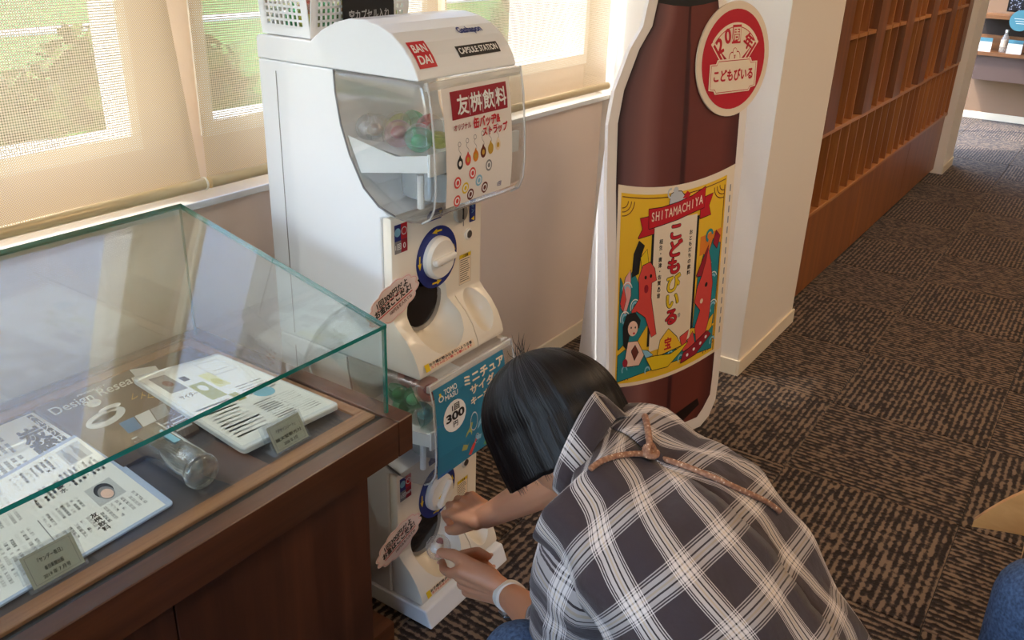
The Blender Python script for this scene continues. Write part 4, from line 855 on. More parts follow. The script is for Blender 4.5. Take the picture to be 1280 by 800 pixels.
# white elephant-like animal with rider on the ribbon
blob([(.42, .91), (.43, .96), (.47, 1.0-.03), (.52, .965), (.56, .93), (.60, .925)], LGREY, .0016); P.ring(.425, .965, .016, .026, LGREY, h=.0019, n=10, a0=1.2, a1=5); P.disc(.47, .975, .022, LGREY, h=.0018, ry=.018, n=12); blob([(.53, .93), (.57, .962), (.60, .945), (.585, .925)], RED, .0019, False)
cols_ = [RED, GOLD, RED, RED, GOLD, RED]
for k, ch in enumerate('こどもびいる'):
    P.text(ch, .49, .765-.088*k, .092, INK, bold=.09, h=.0015, sx=1.4)
    P.text(ch, .49, .765-.088*k, .092, (RED, RED, RED, YEL, YEL, RED)[k], bold=.05, h=.0022, sx=1.4)
P.text('®', .56, .325, .03, GREY, h=.0018)
P.vtext('相生・唐津・佐賀の音', .365, .73, .026, INK, pitch=.030, h=.0018, bold=.03, sx=1.2); P.vtext('おともだちの飲料', .625, .745, .026, INK, pitch=.030, h=.0018, bold=.03, sx=1.2)
# red singing figure left, red dragon-like fish right
blob([(.20, .46), (.19, .56), (.22, .62), (.28, .635), (.32, .60), (.34, .54), (.30, .53), (.30, .46), (.33, .36), (.36, .26), (.32, .25), (.26, .36), (.18, .40), (.15, .36), (.14, .40)], CORAL, .0020)
P.disc(.245, .56, .010, INK, h=.0024, n=10); P.disc(.29, .565, .010, INK, h=.0024, n=10); P.disc(.255, .505, .018, DARKRED, h=.0024, n=12)
blob([(.74, .13), (.72, .22), (.76, .30), (.70, .36), (.72, .44), (.76, .50), (.80, .62), (.83, .54), (.86, .42), (.85, .25), (.83, .14)], CORAL, .0020)
blob([(.70, .50), (.74, .56), (.80, .64), (.78, .56), (.75, .49)], DARKRED, .0021); P.disc(.80, .43, .013, INK, h=.0024, n=10); P.disc(.765, .35, .014, CREAMP, h=.0024, n=10)
blob([(.88, .60), (.90, .66), (.86, .70), (.84, .64)], DARKRED, .0021); P.ring(.80, .69, .02, .035, TEAL, h=.0021, n=12, a0=0, a1=4.4)
# woman bottom left, boat bottom centre, red cap shapes bottom right
blob([(.08, .22), (.07, .32), (.10, .385), (.17, .395), (.22, .35), (.21, .31), (.13, .27), (.11, .20)], INK, .0022, False); P.disc(.155, .31, .042, SKINP, h=.0025, ry=.04, n=16); P.disc(.14, .315, .006, INK, h=.0028, n=8); P.disc(.175, .315, .006, INK, h=.0028, n=8); P.disc(.165, .285, .010, RED, h=.0028, n=8, ry=.006)
blob([(.10, .15), (.12, .24), (.20, .24), (.26, .16), (.22, .11), (.12, .11)], SKINP, .0024); blob([(.15, .19), (.18, .22), (.21, .18), (.18, .14)], BROWNP, .0026)
blob([(.28, .14), (.34, .065), (.48, .06), (.60, .12), (.66, .155), (.50, .125), (.36, .14)], YEL, .0024); blob([(.38, .135), (.40, .22), (.47, .27), (.55, .21), (.60, .15)], LABY, .0023); P.text('宝', .47, .185, .07, RED, bold=.04, h=.0028)
blob([(.28, .14), (.24, .19), (.29, .18), (.34, .15)], LBLUE, .0023); blob([(.58, .20), (.66, .22), (.64, .15), (.70, .20), (.73, .12), (.62, .11)], CORAL, .0021)
blob([(.60, .05), (.74, .06), (.88, .13), (.84, .16), (.70, .12), (.62, .10)], DARKRED, .0026)
for (u, v) in ((.66, .08), (.72, .095), (.78, .11), (.83, .13)): P.disc(u, v, .011, PAPER, h=.0030, n=10, ry=.009)
blob([(.82, .14), (.88, .17), (.89, .24), (.85, .22)], LABY, .0024); P.disc(.10, .13, .022, DARKRED, h=.0026, n=12)
for k in range(15): P.rect(.965, .10+.055*k, .975, .135+.055*k, GREY, h=.0004)
P.build('label_print', st)
# rear prop of white card, fanning out behind the left edge
e0 = FS(-.470, 1.03, -.012); e1 = FS(-.440, .06, -.012); e2 = Vector((2.47, 1.40, 0)); pm = mat('prop_card', 'f2f3f6', .7)
e2 = at_z(720, 470, 0.0); e2.z = 0.002; e1.z = .002
nrm = (e1-e0).cross(e2-e0).normalized()
mb = MB(); mb.add([e0, e1, e2, e0+nrm*.005, e1+nrm*.005, e2+nrm*.005], [(0, 1, 2), (5, 4, 3), (0, 3, 4, 1), (1, 4, 5, 2), (2, 5, 3, 0)]); mb.build('rear_prop', pm, st)
# round badge
bc = (-.0, 1.171); BR = .158
FBg = lambda u, v, h: FS(bc[0]+u, bc[1]+v, .0035+h)
bd = root('round_badge', FBg(0, -BR, 0), 'round red and cream badge on the standee shoulder', 'badge')
MB().prism([(BR*math.cos(2*PI*k/48), BR*math.sin(2*PI*k/48)) for k in range(48)], lambda a, b, h: FBg(a, b, h), 0, .005).build('disc', mat('badge_cream', 'ead6bc', .5), bd)
FB2 = lambda u, v, h: FBg(u*.158, v*.158, .0052+h)
P = Print(FB2); P.disc(0, 0, .87, mat('badge_red', 'c01b2e', .5), n=48)
fan = [(.0, -.1)]; 
P.disc(0, -.14, .78, CREAMP, h=.0005, n=22, a0=math.radians(38), a1=math.radians(142)); P.ring(0, -.14, .70, .715, RED, h=.0008, n=22, a0=math.radians(38), a1=math.radians(142))
P.line([(-.62, .32), (-.24, -.10)], .10, CREAMP, h=.0006); P.line([(.62, .32), (.24, -.10)], .10, CREAMP, h=.0006); P.line([(-.58, .27), (-.27, -.07)], .05, RED, h=.0009); P.line([(.58, .27), (.27, -.07)], .05, RED, h=.0009)
P.text('2', -.42, .24, .36, RED, bold=.05, h=.0012, rot=.35); P.text('0', -.22, .40, .34, RED, bold=.05, h=.0012, rot=.2); P.rect(-.10, .28, .14, .60, RED, h=.0010); P.text('周', .02, .42, .27, CREAMP, bold=.02, h=.0014); P.text('年', .36, .28, .28, RED, bold=.05, h=.0012, rot=-.5)
for (u, v, rx, ry) in ((-.08, .12, .08, .12), (.08, .13, .08, .12), (.0, .24, .06, .07)): P.disc(u, v-.10, rx, RED, h=.0015, ry=ry, n=18); P.disc(u, v-.10, rx*.84, CREAMP, h=.0018, ry=ry*.86, n=18)
pl = [(-.66, -.05), (-.50, -.05), (-.46, .02), (.46, .02), (.50, -.05), (.66, -.05), (.66, -.50), (.52, -.52), (.48, -.58), (-.48, -.58), (-.52, -.52), (-.66, -.50)]
P.poly(pl, CREAMP, h=.0020); P.line([(a*.94, b*.90-.03) for a, b in pl]+[(pl[0][0]*.94, pl[0][1]*.9-.03)], .012, RED, h=.0023); P.text('こどもびいる', 0, -.28, .22, RED, bold=.05, h=.0025, w=1.08)
P.build('badge_print', bd)
# ================================================================ PEOPLE
SKIN = mat('skin', 'd0926f', .5, sub=.12, bump=.15, bscale=600); NAIL = mat('nail', 'e0aa94', .3)
def cone(mb, p0, r0, p1, r1, n=14):
    p0, p1 = Vector(p0), Vector(p1); L = (p1-p0).length
    if L < 1e-6: return
    a = (p1-p0).normalized(); mb.lathe([(0, -r0)]+[(r0*math.sin(t), -r0*math.cos(t)) for t in (PI/6, PI/3)]+[(r0, 0), (r1, L)]+[(r1*math.sin(t), L-r1*math.cos(t)) for t in (2*PI/3, 5*PI/6)]+[(0, L+r1)], p0, a, n, cap=False)
def chain(mb, pts, rs, n=14):
    for i in range(len(pts)-1): cone(mb, pts[i], rs[i], pts[i+1], rs[i+1], n)
def voxel(mb, name, m, parent, vox, smooth=2):
    o = mb.build(name, m, parent); md = o.modifiers.new('r', 'REMESH'); md.mode = 'VOXEL'; md.voxel_size = vox; md.use_smooth_shade = True
    s = o.modifiers.new('s', 'SMOOTH'); s.iterations = smooth; s.factor = .5
    bpy.context.view_layer.update(); dg = bpy.context.evaluated_depsgraph_get(); me = bpy.data.meshes.new_from_object(o.evaluated_get(dg)); o.modifiers.clear(); o.data = me
    me.polygons.foreach_set('use_smooth', [True]*len(me.polygons)); return o
def hand(mb, W, f, s, n, sc, curls, thumb, spread=.10, pinch=None):
    """W wrist, f towards fingers, s towards thumb side, n out of the palm; curls = 4 x (base, mid, tip) bends in radians"""
    f, s, n = Vector(f).normalized(), Vector(s), Vector(n); s = (s-f*s.dot(f)).normalized(); n2 = f.cross(s); n = n2 if n2.dot(n) > 0 else -n2
    tips = []
    for k in range(4):
        off = (.030, .010, -.010, -.028)[k]*sc; ln = (.068, .072, .068, .060)[k]*sc
        kn = W+f*ln+s*off*.95-n*.004*sc; chain(mb, [W+s*off*.55, kn], [.0165*sc, .0112*sc]); chain(mb, [W+s*off*.75+f*.02*sc+n*.004, kn+n*.003], [.0165*sc, .0105*sc])
        d = (f+s*spread*(1.5-k)*.5).normalized(); up = n; p = kn; seg = [(.040, .024, .020), (.044, .028, .021), (.041, .026, .020), (.032, .020, .018)][k]; r = (.0088, .0090, .0086, .0076)[k]*sc
        ang = 0; pts = [p]; rs = [r*1.12]
        for j in range(3):
            ang += curls[k][j]; dd = d*math.cos(ang)+n*math.sin(ang); p = p+dd*seg[j]*sc; pts.append(p); rs.append(r*(1.0, .93, .80)[j])
        if k == 0 and pinch is not None:
            tg = pinch[0]; ax_ = (tg-kn); pts = [kn, kn+ax_*.42-n*.014*sc, kn+ax_*.76-n*.012*sc, tg]; rs = [r*1.12, r, r*.93, r*.8]; dd = (pts[3]-pts[2]).normalized()
        chain(mb, pts, rs, 12); tips.append((pts[-1], dd, (n*math.cos(ang)-d*math.sin(ang)), rs[-1]))
    b0 = W+f*.018*sc+s*.020*sc+n*.006*sc; t1 = b0+(f*thumb[0]+s*thumb[1]+n*thumb[2]).normalized()*.042*sc; t2 = t1+(f*thumb[3]+s*thumb[4]+n*thumb[5]).normalized()*.032*sc; t3 = t2+(f*thumb[6]+s*thumb[7]+n*thumb[8]).normalized()*.022*sc
    if pinch is not None: t3 = pinch[1]; ax_ = t3-b0; t1 = b0+ax_*.42+s*.014*sc-n*.004; t2 = b0+ax_*.74+s*.012*sc
    chain(mb, [b0, t1, t2, t3], [.0175*sc, .0125*sc, .0108*sc, .0090*sc], 12); tips.append((t3, (t3-t2).normalized(), n, .009*sc))
    return tips
def head(mb, C, F, U, s=1.0):
    Rr = F.cross(U); P = lambda f, r, u: C+(F*f+Rr*r+U*u)*s
    RM3 = Matrix((Rr, F, U)).transposed()
    mb.ball(P(-.008, 0, .025), (.074*s, .092*s, .088*s), 28, k=18, R=RM3); mb.ball(P(.022, 0, -.035), (.056*s, .066*s, .078*s), 24, k=16, R=RM3); cone(mb, P(.058, 0, -.085), .022*s, P(.04, 0, -.07), .03*s)
    chain(mb, [P(.088, 0, .012), P(.106, 0, -.022)], [.008*s, .012*s]); mb.ball(P(.084, 0, -.056), (.024*s, .012*s, .008*s), 14, k=8, R=RM3)
    for q in (-1, 1): mb.ball(P(.068, q*.040, -.020), (.022*s, .02*s, .02*s), 12, k=8, R=RM3); mb.ball(P(-.004, q*.078, -.012), (.009*s, .018*s, .030*s), 14, k=8, R=RM3); mb.ball(P(.078, q*.032, .030), (.022*s, .010*s, .006*s), 12, k=6, R=RM3)
    return P
def face_parts(P, parent, s=1.0):
    for q in (-1, 1):
        MB().ball(P(.078, q*.032, .010), .0115*s, 14, k=8).build('eye', mat('eye_white', 'f2efe8', .2), parent, smooth=True).name
        MB().ball(P(.0865, q*.032, .009), .0058*s, 12, k=6).build('iris', mat('iris', '2a1a12', .2), parent, smooth=True)
    MB().ball(P(.096, 0, -.056), (.020*s, .006*s, .006*s), 12, k=6).build('lips', mat('lips', 'b0605a', .45), parent, smooth=True)

# ---- the crouching person in a plaid shirt
C = Vector((1.049, .609, .789)); Fh = Vector((.30, .62, -.72)).normalized(); Uh = Vector((0, 0, 1)); Uh = (Uh-Fh*Uh.dot(Fh)).normalized(); Uh = (Uh+Vector((-.10, 0, 0))).normalized(); Fh = (Fh-Uh*Fh.dot(Uh)).normalized()
pe = root('person', (1.0, .28, 0), 'person crouching in a dark plaid shirt, turning the lower machine', 'person')
shL, elL, wrL = Vector((.90, .43, .735)), Vector((.955, .505, .465)), Vector((1.110, .728, .345))
shR, elR, wrR = Vector((1.15, .49, .745)), Vector((1.225, .685, .56)), Vector((1.288, .905, .335))
bm_ = MB(); P = head(bm_, C, Fh, Uh)
neck0 = Vector((1.0, .475, .775)); chain(bm_, [C-Uh*.03-Fh*.035, C-Uh*.09-Fh*.055, neck0], [.060, .055, .062])
spine = [Vector((1.0, .47, .76)), Vector((.985, .35, .735)), Vector((.965, .22, .64)), Vector((.95, .10, .50)), Vector((.945, .08, .36))]
for off in (-.06, 0, .06): chain(bm_, [p+Vector((off, 0, -.035)) for p in spine], [.045, .062, .068, .068, .075])
chain(bm_, [shL+Vector((.03, .01, -.04)), spine[0]-Vector((0, 0, .03))], [.045, .05]); chain(bm_, [shR-Vector((0, 0, .03)), spine[0]-Vector((0, 0, .03))], [.045, .05])
chain(bm_, [shL+Vector((.02, 0, -.03)), elL, elL.lerp(wrL, .3), wrL], [.042, .038, .038, .024]); chain(bm_, [shR, elR, elR.lerp(wrR, .3), wrR], [.048, .038, .039, .025])
legs = []
for q, (kx, ky, kz) in ((-1, (.885, .545, .455)), (1, (1.14, .52, .44))):
    hp = Vector((.945+q*.09, .08, .33)); kn = Vector((kx, ky, kz)); an = Vector((kx+q*.01, .36, .085)); legs.append((hp, kn, an))
    chain(bm_, [hp, kn, kn.lerp(an, .35), an], [.085, .058, .055, .038]); chain(bm_, [an, Vector((kx+q*.02, .50, .045))], [.036, .032])
# left hand: palm up, thumb and forefinger pinching the capsule
hc = Vector(cap_held.location)
fL = (hc-wrL).normalized()+Vector((-.30, -.02, -.05)); camv = (Vector((0, 0, 1.5))-wrL).normalized()
tl_ = hand(bm_, wrL+(fL.normalized())*.012, fL, Vector((-.25, -.1, .95)), Vector((1, 0, .1)), 1.12, [(.25, .35, .25), (1.25, 1.25, .8), (1.35, 1.3, .8), (1.4, 1.3, .8)], (.75, .35, .45, .9, .15, .15, .9, .0, .25), pinch=(hc+Vector((-.008, -.016, -.024)), hc+Vector((-.020, -.022, .010))))
# right hand on the knob: back of the hand to the camera, fingers over the rim
kcL = Vector((ML+.144, 1.095, .047+.217)); fR = Vector((.30, .80, -.10))
tr_ = hand(bm_, wrR+Vector((-.004, .008, 0)), (kcL+Vector((-.045, -.03, .045))-wrR), Vector((-.75, .1, -.35)), Vector((-.15, .3, -.9)), 1.06, [(.45, .85, .5), (.40, .85, .55), (.40, .8, .5), (.45, .8, .5)], (.7, .55, .3, .85, .1, .45, .8, -.1, .5))
body = voxel(bm_, 'body', SKIN, pe, .0036, 3)
face_parts(P, body)
def nails(tips):
    for p, d, nn, r in tips: MB().ball(p-nn*r*.75+d*r*.3, (r*.62, r*.62, r*.42), 10, k=6).build('fingernail', NAIL, body, smooth=True)
nails(tl_); nails(tr_)
# ---- hair: a rounded bob, crown swirl and loose strands
HAIRM, n_, b_, o_ = newmat('black_hair'); tc = N(n_, 'ShaderNodeTexCoord'); mp = N(n_, 'ShaderNodeMapping'); mp.inputs['Scale'].default_value = (260, 3, 1); n_.links.new(tc.outputs['UV'], mp.inputs[0]); nz = N(n_, 'ShaderNodeTexNoise', i_Scale=1.0, i_Detail=4.0); n_.links.new(mp.outputs[0], nz.inputs['Vector'])
rp = ramp(n_, [(.35, lin('080607')), (.64, lin('120c0b')), (.8, lin('2a1a14'))]); n_.links.new(nz.outputs['Fac'], rp.inputs[0]); n_.links.new(rp.outputs[0], b_.inputs['Base Color']); bp = N(n_, 'ShaderNodeBump', i_Strength=.7, i_Distance=.002); n_.links.new(nz.outputs['Fac'], bp.inputs['Height']); n_.links.new(bp.outputs[0], b_.inputs['Normal'])
b_.inputs['Roughness'].default_value = .46; b_.inputs['Specular IOR Level'].default_value = .3; b_.inputs['Anisotropic'].default_value = .6
STR = mat('hair_strand', '0e0a09', .4, spec=.4); STR2 = mat('hair_strand_brown', '3a2216', .4)
Rh = Fh.cross(Uh); Hc = C+Uh*.002-Fh*.004
CR = (Uh*.93-Fh*.25-Rh*.22).normalized()   # crown swirl direction
def hem(phi):      # how far down the hair reaches, 0 = face side
    a = abs((phi+PI) % (2*PI)-PI); return -.020-.055*min(1, max(0, (a-.45)/.7))
def hair_pt(phi, t, off=0):
    # pole at the crown; meridians run to the hem
    rx, ry, rz = .096, .110, .104
    a0 = CR*rz; he = hem(phi); end_dir = Fh*math.cos(phi)*ry+Rh*math.sin(phi)*rx
    th = t*PI/2; tt = min(1, t/.62)
    if t <= .62:
        w_ = math.sin(tt*PI/2); c_ = math.cos(tt*PI/2); p = a0*c_+end_dir*w_
        p = p*(1+.0*t)
    else:
        q = (t-.62)/.38; p = end_dir*(1.0+.03*q-.05*q*q)+Uh*(he*q)
    nrm = p.normalized(); return Hc+p+nrm*off
mb = MB(); NP, NT = 96, 26; vs, uv = [], []
for j in range(NT+1):
    for i in range(NP+1):
        ph = 2*PI*i/NP; rip = .0018*math.sin(ph*23+3*math.sin(ph*5))*min(1, j/NT*2)
        vs.append(hair_pt(ph, j/NT*.999+.0005, rip)); uv.append((i/NP, j/NT))
mb.add(vs, [(j*(NP+1)+i, (j+1)*(NP+1)+i, (j+1)*(NP+1)+i+1, j*(NP+1)+i+1) for j in range(NT) for i in range(NP)], 0, uv)
hair = mb.build('hair', HAIRM, pe, smooth=True); sd = hair.modifiers.new('thick', 'SOLIDIFY'); sd.thickness = .012; sd.offset = -1
mb = MB()
for k in range(1500):
    ph = random.uniform(0, 2*PI); t0_ = random.uniform(0, .55); t1_ = min(1.0, t0_+random.uniform(.3, .7)); off = random.uniform(.0, .0032); ln = random.uniform(.0, .05) if t1_ > .98 else 0
    if t1_ > .95: t1_ = random.uniform(.96, 1.05)
    dr = random.uniform(-.05, .05); pts = [hair_pt(ph+dr*j/6, t0_+(t1_-t0_)*j/6, off) for j in range(7)]
    mb.tube(pts, [.0004, .0007, .0008, .0008, .0007, .0006, .0002], 3, 1 if random.random() < .07 else 0, cap=False)
for k in range(20):      # cowlick standing up at the crown
    b0 = Hc+CR*.103+Vector([random.gauss(0, .005) for _ in range(3)]); d = (Uh*.5+Vector((-.05, .55, .30))+Vector([random.gauss(0, .28) for _ in range(3)])).normalized(); d2 = Vector((.9, .0, .35)); L = random.uniform(.015, .042)
    mb.tube([b0-d*.004, b0+d*L*.4, b0+d*L*.75+d2*L*.12, b0+d*L+d2*L*.35], [.0009, .0007, .0005, .0001], 3, 0, cap=False)
tag(mb.build('strands', [STR, STR2], hair, smooth=True), kind='stuff')
# ---- plaid shirt
PL, n_, b_, o_ = newmat('plaid_cotton'); uvn = N(n_, 'ShaderNodeUVMap'); uvn.uv_map = 'UVMap'; sx = N(n_, 'ShaderNodeSeparateXYZ'); n_.links.new(uvn.outputs[0], sx.inputs[0])
cD, cW, cK, cC = lin('3e3437'), lin('d6ccc8'), lin('1d191b'), lin('d2bfa8')
def stripes(out_i, per):
    d = N(n_, 'ShaderNodeMath', operation='DIVIDE', i_1=per); n_.links.new(sx.outputs[out_i], d.inputs[0]); fr = N(n_, 'ShaderNodeMath', operation='FRACT'); n_.links.new(d.outputs[0], fr.inputs[0])
    r = ramp(n_, [(0, cD), (.30, cW), (.315, cD), (.335, cW), (.35, cD), (.37, cW), (.43, cK), (.455, cW), (.485, cC), (.515, cW), (.545, cK), (.57, cW), (.63, cD), (.65, cW), (.665, cD), (.685, cW), (.70, cD)], 'CONSTANT'); n_.links.new(fr.outputs[0], r.inputs[0]); return r
s1, s2 = stripes(0, .080), stripes(1, .080); mx = N(n_, 'ShaderNodeMix', data_type='RGBA', i_0=.5); n_.links.new(s1.outputs[0], mx.inputs[6]); n_.links.new(s2.outputs[0], mx.inputs[7])
lt = N(n_, 'ShaderNodeMix', data_type='RGBA', blend_type='LIGHTEN'); lt.inputs[0].default_value = .35; n_.links.new(mx.outputs[2], lt.inputs[6]); n_.links.new(s1.outputs[0], lt.inputs[7]); n_.links.new(lt.outputs[2], b_.inputs['Base Color'])
nz = N(n_, 'ShaderNodeTexNoise', i_Scale=45.0, i_Detail=5.0); tc = N(n_, 'ShaderNodeTexCoord'); n_.links.new(tc.outputs['Object'], nz.inputs['Vector']); bp = N(n_, 'ShaderNodeBump', i_Strength=.35, i_Distance=.006); n_.links.new(nz.outputs['Fac'], bp.inputs['Height']); n_.links.new(bp.outputs[0], b_.inputs['Normal'])
b_.inputs['Roughness'].default_value = .85; b_.inputs['Sheen Weight'].default_value = .2; b_.inputs['Specular IOR Level'].default_value = .2
def catm(keys, t):
    """keys: list of tuples of Vectors/floats, Catmull-Rom"""
    n = len(keys)-1; x = t*n; i = min(int(x), n-1); f_ = x-i; k = [keys[max(0, min(n, i+j))] for j in (-1, 0, 1, 2)]
    def cr(a, b, c, d): return (b*2+(c-a)*f_+(a*2-b*5+c*4-d)*f_*f_+(b*3-a-c*3+d)*f_**3)*.5
    return [cr(*[kk[q] for kk in k]) for q in range(len(keys[0]))]
def loft(mb, keys, nt, nu, Rv, fold, expo=2.4, uoff=0, voff=0, seed=0, close_top=False):
    """keys: (centre, half width, half thickness, right vec); UV in metres"""
    vs, uv = [], []; L = 0; prev = None
    for j in range(nt+1):
        c, w_, h_ = catm([(k[0], k[1], k[2]) for k in keys], j/nt); c2 = catm([(k[0],) for k in keys], min(1, j/nt+.02))[0]; c1 = catm([(k[0],) for k in keys], max(0, j/nt-.02))[0]
        T = (c2-c1).normalized(); R_ = (Rv-T*Rv.dot(T)).normalized(); Nn = R_.cross(T)
        if prev is not None: L += (c-prev).length
        prev = c; arc = 0; pp = None
        for i in range(nu+1):
            a = 2*PI*i/nu-PI; ca, sa = math.cos(a), math.sin(a); e = 2/expo
            x = w_*math.copysign(abs(sa)**e, sa); y = h_*math.copysign(abs(ca)**e, ca); p = c+R_*x+Nn*y; rad = (p-c).normalized()
            q = Vector((p.x*6+seed, p.y*6, p.z*6)); d = fold*(noise.noise(q)+.5*noise.noise(Vector((i/nu*14+seed, j/nt*2.2, 3.3)))+.6*abs(noise.noise(q*1.9+Vector((7, 1, 2))))); 
            d += .0045*noise.noise(q*2.6)+.005*(1-abs(noise.noise(Vector((p.x*9+p.z*5+seed, p.y*7-p.z*4, 1.7)))*2.2))**3
            p = p+rad*d
            vs.append(p)
            if pp is not None: arc += math.hypot(x-pp[0], y-pp[1])
            pp = (x, y); uv.append([arc, L+voff])
        mid = uv[-(nu+1)+nu//2][0]
        for i in range(nu+1): uv[-(i+1)][0] = uv[-(i+1)][0]-mid+uoff
    mb.add(vs, [(j*(nu+1)+i, j*(nu+1)+i+1, (j+1)*(nu+1)+i+1, (j+1)*(nu+1)+i) for j in range(nt) for i in range(nu)], 0, [tuple(q) for q in uv])
Rt = Vector((.985, .16, .05)).normalized()
sm = MB()
keys = [(Vector((1.000, .525, .785)), .072, .060), (Vector((1.005, .488, .772)), .152, .076), (Vector((.995, .435, .750)), .172, .085), (Vector((.985, .36, .710)), .190, .104), (Vector((.975, .26, .630)), .186, .112), (Vector((.965, .16, .52)), .186, .118), (Vector((.955, .09, .41)), .198, .125), (Vector((.95, .06, .31)), .205, .13)]
loft(sm, keys, 84, 110, Rt, .020, 2.5, .0, .0, 1.0)
torso_only = MB(); torso_only.v = list(sm.v); torso_only.f = [list(f) for f in sm.f]
kl = [(shL+Vector((.10, .03, .012)), .060, .060), (shL+Vector((.045, .012, -.004)), .080, .080), (shL+Vector((.012, .012, -.035)), .084, .082), (shL.lerp(elL, .4)+Vector((.012, 0, 0)), .078, .076), (shL.lerp(elL, .7)+Vector((.01, 0, 0)), .073, .072), (shL.lerp(elL, 1.0)+Vector((0, .012, -.01)), .076, .072), (elL+Vector((.02, .045, -.022)), .070, .062)]
loft(sm, kl, 40, 60, Vector((.5, .3, .2)), .018, 2.1, .03, .0, 5.0)
kr = [(shR+Vector((-.05, 0, 0)), .075, .070), (shR+Vector((.0, .01, -.02)), .078, .072), (shR.lerp(elR, .35), .068, .064), (shR.lerp(elR, .75), .060, .056)]
loft(sm, kr, 30, 60, Vector((.9, -.3, .1)), .010, 2.1, .02, .0, 9.0)
# double hem at the left cuff and a standing collar
def band(mb, ring0, ring1, th, n): pass
nk = keys[0][0]; T = (keys[0][0]-keys[1][0]).normalized(); Rn = (Rt-T*Rt.dot(T)).normalized(); Nn = T.cross(Rn)
if Nn.z < 0: Nn = -Nn
def collar_ring(rw, rh, h0, lean): return [(lambda h, sr: nk+T*(-.018+h*(.8+.2*math.cos(2*PI*i/64)))+Rn*math.sin(2*PI*i/64)*(rw+lean*h)+Nn*(math.cos(2*PI*i/64)*(rh+lean*h)+(.012+h*.55)*max(0, math.cos(2*PI*i/64)))-T*.02*sr)(h0*(1-.75*max(0, math.sin(2*PI*i/64))), max(0, math.sin(2*PI*i/64))) for i in range(65)]
r0, r1, r2 = collar_ring(.056, .054, .0, .2), collar_ring(.057, .054, .046, .28), collar_ring(.074, .070, .004, .2)
vs = r0+r1+[a+Nn*.003 for a in r1]+r2; uvc = [(i*.0068, .0) for i in range(65)]+[(i*.0068, .045) for i in range(65)]+[(i*.0068, .048) for i in range(65)]+[(i*.0068, .095) for i in range(65)]
sm.add(vs, [(k*65+i, k*65+i+1, (k+1)*65+i+1, (k+1)*65+i) for k in range(3) for i in range(64)], 0, uvc)
shirt = sm.build('shirt', PL, pe, smooth=True); sd = shirt.modifiers.new('thick', 'SOLIDIFY'); sd.thickness = .0025; sd.offset = -1
# cord across the back, following the cloth
bvh = BVHTree.FromPolygons([tuple(v) for v in sm.v], [tuple(f) for f in sm.f])
def on_cloth(u, v, lift=.009):
    d = Vector(ray(u, v)).normalized(); h = bvh.ray_cast(Vector((0, 0, 1.5)), d)
    return h[0]-d*lift if h[0] is not None else None
def cord(pts, r, n=60):
    mb = MB(); q = [p for p in pts if p is not None]; K = [(p,) for p in q]; s = [catm(K, i/n)[0] for i in range(n+1)]
    mb.tube(s, [r*(1+.06*math.sin(i*2.1)) for i in range(n+1)], 10); return mb
CORDM, n_, b_, o_ = newmat('tan_cord'); tc = N(n_, 'ShaderNodeTexCoord'); vz = N(n_, 'ShaderNodeTexVoronoi', i_Scale=190.0); n_.links.new(tc.outputs['Object'], vz.inputs['Vector']); rp = ramp(n_, [(.12, lin('f0e0cc')), (.2, lin('b08468')), (.7, lin('8a5f48'))]); n_.links.new(vz.outputs['Distance'], rp.inputs[0]); n_.links.new(rp.outputs[0], b_.inputs['Base Color']); b_.inputs['Roughness'].default_value = .7
cd = root('shoulder_cord', (1.0, .44, .84), 'tan speckled rope strap knotted across the plaid shirt back', 'strap')
path = [on_cloth(u, v) for u, v in ((738, 586), (752, 576), (775, 569), (800, 567), (815, 570), (850, 580), (890, 596), (930, 614), (960, 628), (975, 640))]
pq = [(738, 586), (752, 576), (775, 569), (800, 567), (815, 570), (850, 580), (890, 596), (930, 614), (960, 628), (975, 640)]
path = [on_cloth(*catm([(float(a), float(b)) for a, b in pq], i/60)) for i in range(61)]; path = [p for p in path if p is not None]
for _ in range(6): path = [path[0]]+[(path[i-1]+path[i+1])*.25+path[i]*.5 for i in range(1, len(path)-1)]+[path[-1]]
cord(path, .0042, 120).build('cord', CORDM, cd, smooth=True)
kq = on_cloth(813, 566, .008)
if kq:
    up = (at_z(806, 515, kq.z+.03)-kq); mb = MB()
    for a, r_, tl in ((0, .009, .0), (1.1, .0085, .5), (2.0, .008, 1.1)): mb.tube([kq+Vector((math.cos(t)*r_, math.sin(t)*r_*math.cos(tl), math.sin(t)*r_*math.sin(tl)+.002*a)) for t in [2*PI*i/20 for i in range(21)]], .0046, 8)
    mb.build('knot', CORDM, cd, smooth=True)
    e = on_cloth(806, 520, .010) or kq+Vector((0, .05, .03))
    cord([kq, kq.lerp(e, .5)+Vector((0, 0, .006)), e], .0050, 20).build('cord_end', CORDM, cd, smooth=True)
# ---- jeans, shoes, watch
JE = ground_mat('denim', '2c3f5c', '4a6284', 180); jm = MB()
for hp, kn, an in legs: chain(jm, [hp, kn, kn.lerp(an, .4), an+Vector((0, -.01, .0))], [.100, .070, .068, .055])
chain(jm, [Vector((.86, .08, .345)), Vector((1.03, .08, .345))], [.11, .11]); voxel(jm, 'jeans', JE, pe, .007, 3)
for hp, kn, an in legs:
    sm_ = MB(); q = 1 if kn.x > 1 else -1; chain(sm_, [Vector((an.x, an.y-.02, .048)), Vector((an.x+q*.01, an.y+.08, .042)), Vector((an.x+q*.02, an.y+.19, .034))], [.044, .046, .036]); voxel(sm_, 'shoe', mat('shoe_grey', '3a3a3e', .7), pe, .006, 2)
    MB().box(an.x-.045, an.x+.055, an.y-.06, an.y+.22, 0, .012).build('shoe_sole', PAPER, pe, bevel=.006)
wa = (wrL-elL).normalized(); wc = wrL-wa*.022; wu = Vector((0, 0, 1)); wu = (wu-wa*wu.dot(wa)).normalized(); ws_ = wa.cross(wu)
